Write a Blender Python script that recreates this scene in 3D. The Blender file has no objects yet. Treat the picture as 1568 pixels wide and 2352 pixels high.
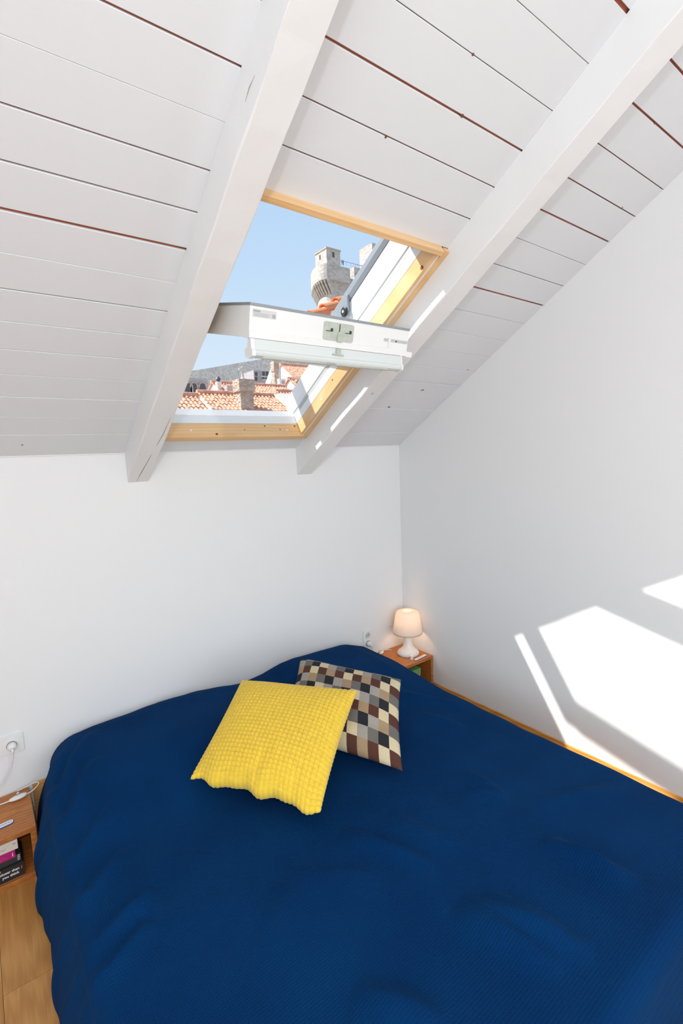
import bpy, bmesh, math, random
from mathutils import Vector, Matrix
import numpy as np
random.seed(7)
rng = np.random.default_rng(7)
scene = bpy.context.scene
col = scene.collection

# ------------------------------------------------------------------ camera, world, lights, exposure
W_PX, H_PX, F_PX = 1568.0, 2352.0, 1125.64
HCAM = 1.71
def cam_rows(a, b, g):
    ca, sa, cb, sb, cg, sg = math.cos(a), math.sin(a), math.cos(b), math.sin(b), math.cos(g), math.sin(g)
    base = Matrix(((1, 0, 0), (0, 0, -1), (0, 1, 0)))
    yaw = Matrix(((ca, sa, 0), (-sa, ca, 0), (0, 0, 1)))
    pit = Matrix(((1, 0, 0), (0, cb, -sb), (0, sb, cb)))
    rol = Matrix(((cg, -sg, 0), (sg, cg, 0), (0, 0, 1)))
    return rol @ pit @ base @ yaw
RC = cam_rows(-0.64221823, 0.12014063, -0.03743333)
CAM = Vector((0, 0, HCAM))
cd = bpy.data.cameras.new('camera')
cd.sensor_fit = 'VERTICAL'; cd.sensor_height = 36.0; cd.lens = 36.0 * F_PX / H_PX
cd.clip_start = 0.02; cd.clip_end = 2000
cam = bpy.data.objects.new('camera', cd); col.objects.link(cam)
m = Matrix.Identity(4)
for i in range(3):
    m[i][0] = RC[0][i]; m[i][1] = -RC[1][i]; m[i][2] = -RC[2][i]; m[i][3] = CAM[i]
cam.matrix_world = m
scene.camera = cam
scene.view_settings.view_transform = 'Standard'
scene.view_settings.look = 'None'
scene.view_settings.exposure = 0.0
scene.view_settings.gamma = 1.0
scene.view_settings.use_curve_mapping = False

world = bpy.data.worlds.new('sky'); scene.world = world; world.use_nodes = True
wn = world.node_tree.nodes; wl = world.node_tree.links; wn.clear()
wo = wn.new('ShaderNodeOutputWorld'); wb = wn.new('ShaderNodeBackground')
tc = wn.new('ShaderNodeTexCoord'); sx = wn.new('ShaderNodeSeparateXYZ'); cr = wn.new('ShaderNodeValToRGB')
mr = wn.new('ShaderNodeMapRange'); mr.inputs['From Min'].default_value = -1; mr.inputs['From Max'].default_value = 1
wl.new(tc.outputs['Generated'], sx.inputs[0]); wl.new(sx.outputs['Z'], mr.inputs['Value'])
wl.new(mr.outputs[0], cr.inputs[0]); wl.new(cr.outputs[0], wb.inputs[0]); wl.new(wb.outputs[0], wo.inputs[0])
els = cr.color_ramp.elements
els[0].position = 0.0; els[0].color = (0.50, 0.45, 0.40, 1)
els[1].position = 0.485; els[1].color = (0.62, 0.60, 0.58, 1)
for p, c in ((0.515, (0.74, 0.87, 0.97)), (0.60, (0.66, 0.81, 0.96)), (0.67, (0.54, 0.73, 0.95)), (0.75, (0.47, 0.665, 0.94)), (1.0, (0.34, 0.55, 0.88))):
    e = els.new(p); e.color = (*c, 1)
wb.inputs[1].default_value = 1.0

SUN_D = Vector((1.0, -0.8235, -1.3133)).normalized()
sd = bpy.data.lights.new('sun', 'SUN'); sd.energy = 6.8; sd.angle = math.radians(0.6); sd.color = (1.0, 0.965, 0.91)
so = bpy.data.objects.new('sun', sd); col.objects.link(so)
so.rotation_euler = SUN_D.to_track_quat('-Z', 'Y').to_euler(); so.location = (-20, 17, 27)

# fill lights added at invented windows: one in the end wall, one in the left
ad = bpy.data.lights.new('added_fill_behind', 'AREA'); ad.shape = 'RECTANGLE'; ad.size = 2.6; ad.size_y = 1.9
ad.energy = 58; ad.color = (0.84, 0.925, 1.0)
ao = bpy.data.objects.new('added_fill_behind', ad); col.objects.link(ao)
ao.location = (0.2, -2.46, 1.45); ao.rotation_euler = (math.radians(90), 0, 0)
ad2 = bpy.data.lights.new('added_fill_left', 'AREA'); ad2.shape = 'RECTANGLE'; ad2.size = 1.8; ad2.size_y = 1.6
ad2.energy = 27; ad2.color = (0.84, 0.925, 1.0)
ao2 = bpy.data.objects.new('added_fill_left', ad2); col.objects.link(ao2)
ao2.location = (-1.67, -0.9, 1.40); ao2.rotation_euler = (math.radians(90), 0, math.radians(-90))
# ------------------------------------------------------------------ geometry of the place
S_ = 0.55417; cS, sS = math.cos(S_), math.sin(S_)
ZC = 1.7469; YB = 2.6; XR = 2.4844; XL = -1.7; YF = -2.5; YRIDGE = -0.6
def rp(x, t, n):                        # roof coordinates: along wall, up the slope, into the room
    return Vector((x, YB - t * cS - n * sS, ZC + t * sS - n * cS))
def aty(px, py, y):                     # the point at depth y seen at a photo position
    v = Vector(((px - 784) / F_PX, (py - 1176) / F_PX, 1.0))
    d = RC.transposed() @ v
    return CAM + d * (y / d.y)
SA = math.radians(45.5); cA, sA = math.cos(SA), math.sin(SA)
def sp(x, a, s):                        # sash coordinates: across, from its top edge down, thickness inwards
    return rp(x, 1.172 - cA * a - sA * s, 0.178 - sA * a + cA * s)
def rp0(x, t, n): return rp(x, t, n)

# ------------------------------------------------------------------ materials
MATS = {}
def newmat(name):
    m = bpy.data.materials.new(name); m.use_nodes = True; MATS[name] = m
    nt = m.node_tree; b = nt.nodes['Principled BSDF']; return m, nt, b
def lin(r, g, b):
    f = lambda c: (c / 255) / 12.92 if c / 255 <= 0.04045 else ((c / 255 + 0.055) / 1.055) ** 2.4
    return (f(r), f(g), f(b))
def noise_bump(nt, b, scale, strength, dist=0.01, detail=4, coord='Object', stretch=None):
    tcn = nt.nodes.new('ShaderNodeTexCoord'); n = nt.nodes.new('ShaderNodeTexNoise')
    n.inputs['Scale'].default_value = scale; n.inputs['Detail'].default_value = detail
    src = tcn.outputs[coord]
    if stretch:
        mp = nt.nodes.new('ShaderNodeMapping'); mp.inputs['Scale'].default_value = stretch
        nt.links.new(src, mp.inputs[0]); src = mp.outputs[0]
    nt.links.new(src, n.inputs['Vector'])
    bp = nt.nodes.new('ShaderNodeBump'); bp.inputs['Strength'].default_value = strength; bp.inputs['Distance'].default_value = dist
    nt.links.new(n.outputs[0], bp.inputs['Height']); nt.links.new(bp.outputs[0], b.inputs['Normal'])
    return n
def simple(name, c, rough=0.5, metal=0.0, var=0.0, vscale=20, bump=None, spec=None):
    m, nt, b = newmat(name)
    b.inputs['Base Color'].default_value = (*c, 1); b.inputs['Roughness'].default_value = rough; b.inputs['Metallic'].default_value = metal
    if spec is not None: b.inputs['Specular IOR Level'].default_value = spec
    if bump: n = noise_bump(nt, b, *bump)
    if var:
        tcn = nt.nodes.new('ShaderNodeTexCoord'); nn = nt.nodes.new('ShaderNodeTexNoise'); nn.inputs['Scale'].default_value = vscale; nn.inputs['Detail'].default_value = 5
        nt.links.new(tcn.outputs['Object'], nn.inputs['Vector'])
        r = nt.nodes.new('ShaderNodeValToRGB'); r.color_ramp.elements[0].position = 0.3; r.color_ramp.elements[1].position = 0.7
        r.color_ramp.elements[0].color = (*[max(0, k * (1 - var)) for k in c], 1); r.color_ramp.elements[1].color = (*[min(1, k * (1 + var)) for k in c], 1)
        nt.links.new(nn.outputs[0], r.inputs[0]); nt.links.new(r.outputs[0], b.inputs['Base Color'])
    return m
def wood(name, c1, c2, scale=(1, 1, 1), rough=0.45, knots=True, wscale=6.0):
    m, nt, b = newmat(name); N = nt.nodes; L = nt.links
    tcn = N.new('ShaderNodeTexCoord'); mp = N.new('ShaderNodeMapping'); mp.inputs['Scale'].default_value = scale
    L.new(tcn.outputs['Object'], mp.inputs[0])
    n1 = N.new('ShaderNodeTexNoise'); n1.inputs['Scale'].default_value = wscale; n1.inputs['Detail'].default_value = 8; n1.inputs['Roughness'].default_value = 0.6; n1.inputs['Distortion'].default_value = 0.8
    L.new(mp.outputs[0], n1.inputs['Vector'])
    w = N.new('ShaderNodeTexWave'); w.wave_type = 'RINGS'; w.inputs['Scale'].default_value = wscale * 0.6; w.inputs['Distortion'].default_value = 6; w.inputs['Detail'].default_value = 3
    L.new(mp.outputs[0], w.inputs['Vector'])
    mx = N.new('ShaderNodeMix'); mx.data_type = 'FLOAT'; mx.inputs[0].default_value = 0.35
    L.new(n1.outputs[0], mx.inputs[2]); L.new(w.outputs[1], mx.inputs[3])
    r = N.new('ShaderNodeValToRGB'); r.color_ramp.elements[0].position = 0.25; r.color_ramp.elements[1].position = 0.75
    r.color_ramp.elements[0].color = (*c1, 1); r.color_ramp.elements[1].color = (*c2, 1)
    L.new(mx.outputs[0], r.inputs[0]); L.new(r.outputs[0], b.inputs['Base Color'])
    b.inputs['Roughness'].default_value = rough
    bp = N.new('ShaderNodeBump'); bp.inputs['Strength'].default_value = 0.15; bp.inputs['Distance'].default_value = 0.002
    L.new(mx.outputs[0], bp.inputs['Height']); L.new(bp.outputs[0], b.inputs['Normal'])
    return m
def stone(name, c1, c2, scale=1.0, rough=0.9):
    m, nt, b = newmat(name); N = nt.nodes; L = nt.links
    tcn = N.new('ShaderNodeTexCoord'); mp = N.new('ShaderNodeMapping'); mp.inputs['Scale'].default_value = (scale, scale, scale * 1.8)
    L.new(tcn.outputs['Object'], mp.inputs[0])
    v = N.new('ShaderNodeTexVoronoi'); v.inputs['Scale'].default_value = 1.0; L.new(mp.outputs[0], v.inputs['Vector'])
    n = N.new('ShaderNodeTexNoise'); n.inputs['Scale'].default_value = 0.35; n.inputs['Detail'].default_value = 6; L.new(mp.outputs[0], n.inputs['Vector'])
    sp_ = N.new('ShaderNodeSeparateColor'); L.new(v.outputs['Color'], sp_.inputs[0])
    mx = N.new('ShaderNodeMix'); mx.data_type = 'FLOAT'; mx.inputs[0].default_value = 0.5
    L.new(sp_.outputs[0], mx.inputs[2]); L.new(n.outputs[0], mx.inputs[3])
    r = N.new('ShaderNodeValToRGB'); r.color_ramp.elements[0].position = 0.2; r.color_ramp.elements[1].position = 0.8
    r.color_ramp.elements[0].color = (*c1, 1); r.color_ramp.elements[1].color = (*c2, 1)
    L.new(mx.outputs[0], r.inputs[0]); L.new(r.outputs[0], b.inputs['Base Color']); b.inputs['Roughness'].default_value = rough
    bp = N.new('ShaderNodeBump'); bp.inputs['Strength'].default_value = 0.5; bp.inputs['Distance'].default_value = 0.15
    L.new(v.outputs['Distance'], bp.inputs['Height']); L.new(bp.outputs[0], b.inputs['Normal'])
    return m

M_wall = simple('wall_plaster', (0.80, 0.80, 0.80), 0.85, bump=(9, 0.10, 0.01, 6), spec=0.2)
M_plank = simple('painted_plank', (0.73, 0.748, 0.772), 0.55, bump=(7, 0.10, 0.004, 6, 'Object', (1, 14, 14)), spec=0.3)
M_rafter = simple('painted_rafter', (0.80, 0.80, 0.80), 0.5, bump=(6, 0.14, 0.004, 6, 'Object', (12, 1, 1)), spec=0.3)
M_back = wood('brown_board_back', lin(146, 76, 52), lin(174, 98, 70), (1, 12, 12), 0.8)
M_pine = wood('varnished_pine', (0.74, 0.435, 0.19), (0.80, 0.53, 0.27), (1.2, 12, 12), 0.35, wscale=3)
M_pine_t = wood('varnished_pine_upright', (0.74, 0.435, 0.19), (0.80, 0.53, 0.27), (12, 1.2, 1.2), 0.35, wscale=3)
M_knot = simple('pine_knot', lin(120, 66, 30), 0.5)
M_pvc = simple('white_frame', (0.82, 0.825, 0.83), 0.35)
M_seal = simple('grey_seal', lin(186, 190, 190), 0.5)
M_alu = simple('grey_aluminium', lin(150, 156, 162), 0.4, 0.35)
M_sash = simple('white_sash_paint', (0.81, 0.815, 0.80), 0.35)
M_flap = simple('pale_grey_flap', lin(212, 218, 216), 0.4)
M_grip = simple('grey_grip', lin(190, 194, 186), 0.5)
M_zinc = simple('zinc_lock_plate', lin(190, 197, 184), 0.42, 0.45, var=0.08, vscale=60)
M_dark = simple('dark_metal', lin(60, 60, 62), 0.4, 0.5)
M_black = simple('black_plastic', lin(32, 32, 34), 0.4)
M_label = simple('grey_label', lin(205, 207, 206), 0.5)
M_label2 = simple('label_print', lin(165, 167, 167), 0.5)
M_screw = simple('white_screw_cap', (0.82, 0.80, 0.78), 0.4)
M_base = wood('oak_skirting', lin(196, 132, 58), lin(222, 160, 82), (10, 1, 10), 0.35, wscale=3)
M_floor = wood('oak_laminate', lin(180, 122, 58), lin(204, 148, 80), (55, 2.2, 55), 0.38, wscale=1.5)
M_gap = simple('floor_underlay', lin(90, 60, 34), 0.8)
M_night = wood('stained_pine_box', lin(164, 95, 40), lin(196, 124, 58), (4, 6, 6), 0.45, wscale=5)
M_plastic = simple('white_plastic', (0.80, 0.79, 0.78), 0.35)
M_cream_pl = simple('socket_plastic', (0.80, 0.785, 0.77), 0.3)
M_hole = simple('socket_hole', (0.05, 0.05, 0.05), 0.6)
M_mattress = simple('mattress_cotton', (0.75, 0.75, 0.73), 0.9)
M_bedwood = wood('bed_pine', lin(206, 140, 66), lin(226, 168, 96), (1.2, 12, 12), 0.4, wscale=3)

# glass: clear to light, mirror-like at grazing angles
M_glass = bpy.data.materials.new('window_glass'); M_glass.use_nodes = True
nt = M_glass.node_tree; nt.nodes.clear()
o_ = nt.nodes.new('ShaderNodeOutputMaterial'); tr = nt.nodes.new('ShaderNodeBsdfTransparent'); gl = nt.nodes.new('ShaderNodeBsdfGlossy'); fr = nt.nodes.new('ShaderNodeLayerWeight'); pw_ = nt.nodes.new('ShaderNodeMath'); mx = nt.nodes.new('ShaderNodeMixShader')
tr.inputs[0].default_value = (0.93, 0.95, 0.94, 1); gl.inputs['Roughness'].default_value = 0.02; fr.inputs[0].default_value = 0.5; pw_.operation = 'POWER'; pw_.inputs[1].default_value = 5.0
nt.links.new(fr.outputs['Facing'], pw_.inputs[0]); nt.links.new(pw_.outputs[0], mx.inputs[0]); nt.links.new(tr.outputs[0], mx.inputs[1]); nt.links.new(gl.outputs[0], mx.inputs[2]); nt.links.new(mx.outputs[0], o_.inputs[0])

# ------------------------------------------------------------------ mesh helpers
def tag(o, label, cat=None, group=None, kind=None):
    o['label'] = label
    if cat: o['category'] = cat
    if group: o['group'] = group
    if kind: o['kind'] = kind
    return o
def obj(name, verts, faces, mat, parent=None, smooth=False, bevel=0.0, fmat=None, mats=None, uv=None):
    vs = [Vector(v) for v in verts]
    lo = Vector((min(v.x for v in vs), min(v.y for v in vs), min(v.z for v in vs))); hi = Vector((max(v.x for v in vs), max(v.y for v in vs), max(v.z for v in vs)))
    org = Vector(((lo.x + hi.x) / 2, (lo.y + hi.y) / 2, lo.z))
    me = bpy.data.meshes.new(name)
    me.from_pydata([v - org for v in vs], [], faces); me.update()
    bm = bmesh.new(); bm.from_mesh(me); bmesh.ops.recalc_face_normals(bm, faces=bm.faces); bm.to_mesh(me); bm.free()
    o = bpy.data.objects.new(name, me); col.objects.link(o)
    for mm in (mats or [mat]): me.materials.append(mm)
    if fmat is not None: me.polygons.foreach_set('material_index', fmat)
    if smooth: me.polygons.foreach_set('use_smooth', [True] * len(me.polygons))
    if uv is not None:
        l = me.uv_layers.new(name='UVMap')
        idx = np.empty(len(me.loops), dtype=np.int32); me.loops.foreach_get('vertex_index', idx)
        l.data.foreach_set('uv', np.asarray(uv, dtype=np.float32)[idx].ravel())
    if bevel:
        bv = o.modifiers.new('bevel', 'BEVEL'); bv.width = bevel; bv.segments = 2; bv.limit_method = 'ANGLE'
    place(o, org, parent)
    return o
WORLD = {}
def place(o, org, parent=None):
    WORLD[o.name] = org.copy()
    if parent is not None:
        o.parent = parent; o.location = org - WORLD[parent.name]
    else: o.location = org
def empty(name, loc, parent=None):
    o = bpy.data.objects.new(name, None); col.objects.link(o); o.empty_display_size = 0.1
    place(o, Vector(loc), parent); return o
class MB:
    def __init__(s): s.v = []; s.f = []; s.m = []
    def add(s, vs, fs, mi=0):
        b = len(s.v); s.v += [Vector(v) for v in vs]; s.f += [tuple(i + b for i in f) for f in fs]; s.m += [mi] * len(fs)
    def box(s, fn, a0, a1, b0, b1, c0, c1, mi=0):
        vs = [fn(a, b, c) for a in (a0, a1) for b in (b0, b1) for c in (c0, c1)]
        s.add(vs, [(0, 1, 3, 2), (4, 6, 7, 5), (0, 4, 5, 1), (2, 3, 7, 6), (0, 2, 6, 4), (1, 5, 7, 3)], mi); return s
    def prism(s, poly, fn, c0, c1, mi=0):       # poly of 2-tuples, fn(c, p, q)
        n = len(poly)
        vs = [fn(c0, *p) for p in poly] + [fn(c1, *p) for p in poly]
        s.add(vs, [tuple(range(n)), tuple(range(2 * n - 1, n - 1, -1))] + [(i, (i + 1) % n, n + (i + 1) % n, n + i) for i in range(n)], mi); return s
    def tube(s, pts, r, seg=8, mi=0, closed_ends=True):
        pts = [Vector(p) for p in pts]; rs = r if isinstance(r, (list, tuple)) else [r] * len(pts)
        up = Vector((0, 0, 1)); rings = []
        for i, p in enumerate(pts):
            d = (pts[min(i + 1, len(pts) - 1)] - pts[max(i - 1, 0)]).normalized()
            a = d.cross(up)
            if a.length < 1e-3: a = d.cross(Vector((1, 0, 0)))
            a.normalize(); b = d.cross(a)
            rings.append([p + (a * math.cos(k * 2 * math.pi / seg) + b * math.sin(k * 2 * math.pi / seg)) * rs[i] for k in range(seg)])
        vs = [v for rg in rings for v in rg]; fs = []
        for i in range(len(pts) - 1):
            for k in range(seg):
                fs.append((i * seg + k, i * seg + (k + 1) % seg, (i + 1) * seg + (k + 1) % seg, (i + 1) * seg + k))
        if closed_ends: fs += [tuple(range(seg)), tuple(range(len(vs) - seg, len(vs)))]
        s.add(vs, fs, mi); return s
    def lathe(s, c, prof, seg=32, axis=None, mi=0):
        c = Vector(c); ax = Vector(axis or (0, 0, 1)).normalized()
        a = ax.cross(Vector((0, 1, 0.01))).normalized(); b = ax.cross(a)
        vs = []
        for r, h in prof:
            for k in range(seg):
                t = 2 * math.pi * k / seg; vs.append(c + ax * h + (a * math.cos(t) + b * math.sin(t)) * r)
        fs = []
        for i in range(len(prof) - 1):
            for k in range(seg): fs.append((i * seg + k, i * seg + (k + 1) % seg, (i + 1) * seg + (k + 1) % seg, (i + 1) * seg + k))
        if prof[0][0] > 1e-4: fs.append(tuple(range(seg)))
        if prof[-1][0] > 1e-4: fs.append(tuple(range(len(vs) - seg, len(vs))))
        s.add(vs, fs, mi); return s
    def build(s, name, mat, parent=None, **k):
        if isinstance(mat, list): return obj(name, s.v, s.f, None, parent, mats=mat, fmat=s.m, **k)
        return obj(name, s.v, s.f, mat, parent, **k)
ident = lambda x, y, z: Vector((x, y, z))
def box(name, x0, x1, y0, y1, z0, z1, mat, parent=None, fn=ident, **k): return MB().box(fn, x0, x1, y0, y1, z0, z1).build(name, mat, parent, **k)
def spline(pts, n=12):
    pts = [Vector(p) for p in pts]; out = []
    P = [pts[0] * 2 - pts[1]] + pts + [pts[-1] * 2 - pts[-2]]
    for i in range(1, len(P) - 2):
        for k in range(n):
            t = k / n; a, b, c, d = P[i - 1], P[i], P[i + 1], P[i + 2]
            out.append(0.5 * ((2 * b) + (c - a) * t + (2 * a - 5 * b + 4 * c - d) * t * t + (3 * b - a - 3 * c + d) * t ** 3))
    out.append(pts[-1]); return out
def text(name, s, size, mat, parent, M, extrude=0.0002, align='LEFT', shear=0.0, weight=0.0):
    cu = bpy.data.curves.new(name, 'FONT'); cu.body = s; cu.size = size; cu.extrude = extrude; cu.align_x = align; cu.shear = shear; cu.offset = weight; cu.resolution_u = 3
    tmp = bpy.data.objects.new(name + '_curve', cu); col.objects.link(tmp)
    dg = bpy.context.evaluated_depsgraph_get(); me = bpy.data.meshes.new_from_object(tmp.evaluated_get(dg))
    bpy.data.objects.remove(tmp)
    me.transform(M)
    vs = [v.co.copy() for v in me.vertices]; fs = [tuple(p.vertices) for p in me.polygons]
    return obj(name, vs, fs, mat, parent)
def sstep(a, b, x):
    t = min(1, max(0, (x - a) / (b - a))); return t * t * (3 - 2 * t)

# ------------------------------------------------------------------ room shell
fl = tag(box('floor', XL - .2, XR + .2, YF - .2, YB + .2, -0.12, -0.012, M_gap), 'oak laminate floor of long planks beside the bed', kind='structure')
pw, pl = 0.19, 1.28
fm = None; r = 0
x = XL - .1
while x < XR - 0.001:
    y = YF - (r * 0.47 + .42) % pl
    while y < YB:
        y0, y1 = max(y, YF), min(y + pl, YB)
        x1 = min(x + pw, XR)
        xa_ = max(x, XL)
        if y1 - y0 > 0.02:
            full = (x1 - xa_ > pw - 1e-4) and (y1 - y0 > pl - 1e-4)
            if full and fm is not None:
                p = bpy.data.objects.new('floor_plank', fm); col.objects.link(p); place(p, Vector((x + pw / 2, (y0 + y1) / 2, -0.012)), fl)
            else:
                p = box('floor_plank', xa_ + .0006, x1 - .0006, y0 + .0006, y1 - .0006, -0.012, 0.0, M_floor, fl)
                if full: fm = p.data
        y += pl
    x += pw; r += 1
bw = MB(); bw.box(ident, XL - .2, XR + .2, YB, YB + .22, -.12, ZC + .002)
tag(bw.build('wall_back', M_wall), 'low white plastered wall behind the head of the bed', kind='structure')
ZR = ZC + (YB - YRIDGE) * sS / cS; ZF = ZR - (YRIDGE - YF) * sS / cS
prof = [(YF - .2, -.12), (YB + .22, -.12), (YB + .22, ZC - .10), (YRIDGE, ZR + .06), (YF - .2, ZF - .05)]
tag(MB().prism(prof, lambda c, p, q: Vector((c, p, q)), XR, XR + .2).build('wall_right', M_wall), 'white plastered side wall with bright sun patches', kind='structure')
lw = MB(); ly0, ly1, lz0, lz1 = -1.85, .05, .55, 2.25
def zroof(y): return ZR + .06 - abs(y - YRIDGE) * sS / cS
def lq(y0, y1, z0, z1=None):
    t0, t1 = (z1, z1) if z1 else (zroof(y0), zroof(y1))
    ym = [y0, YRIDGE, y1] if (z1 is None and y0 < YRIDGE < y1) else [y0, y1]
    top = [(y, zroof(y) if z1 is None else z1) for y in reversed(ym)]
    lw.prism([(y0, z0), (y1, z0)] + top, lambda c, p, q: Vector((c, p, q)), XL - .2, XL)
lq(ly1, YB + .2, -.12); lq(YF - .2, ly0, -.12); lq(ly0, ly1, -.12, lz0); lq(ly0, ly1, lz1)
tag(lw.build('wall_left', M_wall), 'white plastered side wall with an added window, opposite the sunlit wall', kind='structure')
w3 = tag(empty('added_window_3', (XL - .1, (ly0 + ly1) / 2, lz0)), 'added white framed window in the side wall opposite the sunlit wall', kind='structure')  # unseen window, added as the seat of the left fill light
wf = MB()
for a0, a1, b0, b1 in ((ly0, ly1, lz0, lz0 + .05), (ly0, ly1, lz1 - .05, lz1), (ly0, ly0 + .05, lz0, lz1), (ly1 - .05, ly1, lz0, lz1)): wf.box(ident, XL - .12, XL - .06, a0, a1, b0, b1)
wf.build('window_frame', M_pvc, w3); box('pane', XL - .095, XL - .09, ly0 + .05, ly1 - .05, lz0 + .05, lz1 - .05, M_glass, w3)
fw = MB(); wx0, wx1, wz0, wz1 = -1.1, 1.5, .5, 2.4
fw.box(ident, XL, wx0, YF - .2, YF, -.12, ZF); fw.box(ident, wx1, XR, YF - .2, YF, -.12, ZF)
fw.box(ident, wx0, wx1, YF - .2, YF, -.12, wz0); fw.box(ident, wx0, wx1, YF - .2, YF, wz1, ZF)
tag(fw.build('wall_front', M_wall), 'white wall with an added wide window behind the camera', kind='structure')
w2 = tag(empty('added_window_2', ((wx0 + wx1) / 2, YF - .1, wz0)), 'added wide white framed window in the wall behind the camera', kind='structure')  # unseen window, added to go with the fill light behind the camera
wf = MB()
for a0, a1, b0, b1 in ((wx0, wx1, wz0, wz0 + .05), (wx0, wx1, wz1 - .05, wz1), (wx0, wx0 + .05, wz0, wz1), (wx1 - .05, wx1, wz0, wz1), (.17, .23, wz0, wz1)):
    wf.box(ident, a0, a1, YF - .12, YF - .06, b0, b1)
wf.build('window_frame', M_pvc, w2); box('pane', wx0 + .05, .17, YF - .095, YF - .09, wz0 + .05, wz1 - .05, M_glass, w2); box('pane', .23, wx1 - .05, YF - .095, YF - .09, wz0 + .05, wz1 - .05, M_glass, w2)
bb = tag(MB().box(ident, XR - .013, XR, YF, 2.30, 0, .046).box(ident, XR - .009, XR, YF, 2.30, .046, .062).build('baseboard_right', M_base, bevel=.002), 'honey oak skirting board along the sunlit wall', kind='structure')

# ------------------------------------------------------------------ sloping ceiling: board backing + planks
TR = (YB - YRIDGE) / cS
AX0, AX1, B0X, B1X = .617, .722, 1.609, 1.722           # rafters
AD, BD = .123, .138
HX0, HX1, HT0, HT1 = .745, 1.585, .145, 1.455            # hole in the roof for the skylight
ce = MB()
ce.box(rp, XL, HX0, HT0, TR + .1, -.26, -.0085); ce.box(rp, HX1, XR + .0, HT0, TR + .1, -.26, -.0085)
ce.box(rp, XL, HX0, -.25, HT0, -.14, -.0085); ce.box(rp, HX1, XR + .0, -.25, HT0, -.14, -.0085)
ce.box(rp, HX0, HX1, -.25, HT0, -.14, -.0085); ce.box(rp, HX0, HX1, HT1, TR + .1, -.26, -.0085)
ceil_o = tag(ce.build('ceiling', M_back), 'sloping ceiling of white painted boards', kind='structure')
def frontslope(x, t, n): return Vector((x, YRIDGE - t * cS, ZR - t * sS)) + Vector((0, sS, -cS)) * n * -1
ce2 = MB().box(lambda x, t, n: Vector((x, YRIDGE - t * cS - n * -sS * -1 * 0, ZR - t * sS + n)), XL, XR, 0, (YRIDGE - YF) / cS + .25, 0, .2)
ce2.build('ceiling_board_slope', M_plank, ceil_o)
# joints: t -> gap width (m) in the left, middle and right bay
J = [(.164, .0012, .0015, .0020), (.287, .0012, .0012, .0006), (.414, .0012, .0012, .0006), (.540, .0022, .0012, .0005), (.667, .0022, .0012, .0026),
     (.793, .0016, .001, .0008), (.922, .0042, .001, .0014), (1.049, .0004, .001, .0013), (1.181, .0085, .001, .0020), (1.309, .0042, .001, .0078),
     (1.437, .0038, .001, .0030), (1.567, .0004, .0034, .0020), (1.694, .0042, .0030, .0056), (1.825, .004, .0048, .0036), (1.953, .004, .0018, .0026),
     (2.087, .004, .0012, .0048), (2.216, .005, .0080, .0050), (2.345, .004, .004, .004), (2.474, .004, .004, .004), (2.603, .003, .003, .003), (2.732, .003, .003, .003),
     (2.861, .003, .003, .003), (2.99, .003, .003, .003), (3.12, .003, .003, .003), (3.25, .003, .003, .003), (3.38, .003, .003, .003), (3.51, .003, .003, .003), (3.64, .003, .003, .003), (TR, .001, .001, .001)]
bays = [(XL, AX0 + .05), (AX0 + .05, B0X + .05), (B0X + .05, XR)]
def plank(x0, x1, t0, t1, g0, g1):
    d = 0.0016 * 1.0
    j = random.uniform(-.0006, .0006)
    # bevelled plank section in (t, n)
    a, b = t0 + g0 / 2, t1 - g1 / 2
    poly = [(a, -.008), (a, -.0014 + j), (a + .0012, j), (b - .0012, j), (b, -.0014 + j), (b, -.008)]
    MB().prism(poly, lambda c, p, q: rp(c, p, q), x0, x1).build('ceiling_plank', M_plank, ceil_o)
LIP = .030
for bi, (x0, x1) in enumerate(bays):
    for k in range(len(J)):
        t0 = 0.0 if k == 0 else J[k - 1][0]; g0 = 0.001 if k == 0 else J[k - 1][1 + bi]
        t1 = J[k][0]; g1 = J[k][1 + bi]
        g0 *= 1.25 if g0 > .0025 else 1; g1 *= 1.25 if g1 > .0025 else 1
        if bi == 1:
            if t1 <= .13 or t0 >= 1.43: plank(x0, x1, t0, t1, g0, g1)
            elif t0 < .13: plank(x0, x1, t0, .135, g0, 0)
            elif t1 > 1.44: plank(x0, x1, 1.44, t1, 0, g1)
        else: plank(x0, x1, t0, t1, g0, g1)
# knot holes in the board by the side wall
def disc_on_roof(name, x, t, rx, rt, mat, parent, n=.0006, rot=0.0, seg=12):
    vs = []
    for dn in (n - .0008, n):
        for k in range(seg):
            a = 2 * math.pi * k / seg; u, v = rx * math.cos(a), rt * math.sin(a)
            vs.append(rp(x + u * math.cos(rot) - v * math.sin(rot), t + u * math.sin(rot) + v * math.cos(rot), dn))
    fs = [tuple(range(seg)), tuple(range(2 * seg - 1, seg - 1, -1))] + [(k, (k + 1) % seg, seg + (k + 1) % seg, seg + k) for k in range(seg)]
    return obj(name, vs, fs, mat, parent)
def ceil_xy(px, py):
    v = RC.transposed() @ Vector(((px - 784) / F_PX, (py - 1176) / F_PX, 1.0))
    Nn = Vector((0, -sS, -cS)); O = Vector((0, YB, ZC)); h = CAM + v * ((O - CAM).dot(Nn) / v.dot(Nn))
    return h.x, (h - O).dot(Vector((0, -cS, sS)))
for (px, py, rx, rt, ro) in ((970, 896, .011, .0055, .5), (893, 935, .009, .006, .2), (1074, 849, .004, .004, 0), (1086, 125, .004, .0035, 0), (1061, 266, .006, .005, 0), (886, 314, .004, .005, 0), (1504, 283, .004, .004, 0), (1428, 477, .003, .005, 0), (51, 1022, .004, .003, 0)):
    xx, tt = ceil_xy(px, py); o = disc_on_roof('knot_hole', xx, tt, rx, rt, M_knot, ceil_o, rot=ro)

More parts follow.
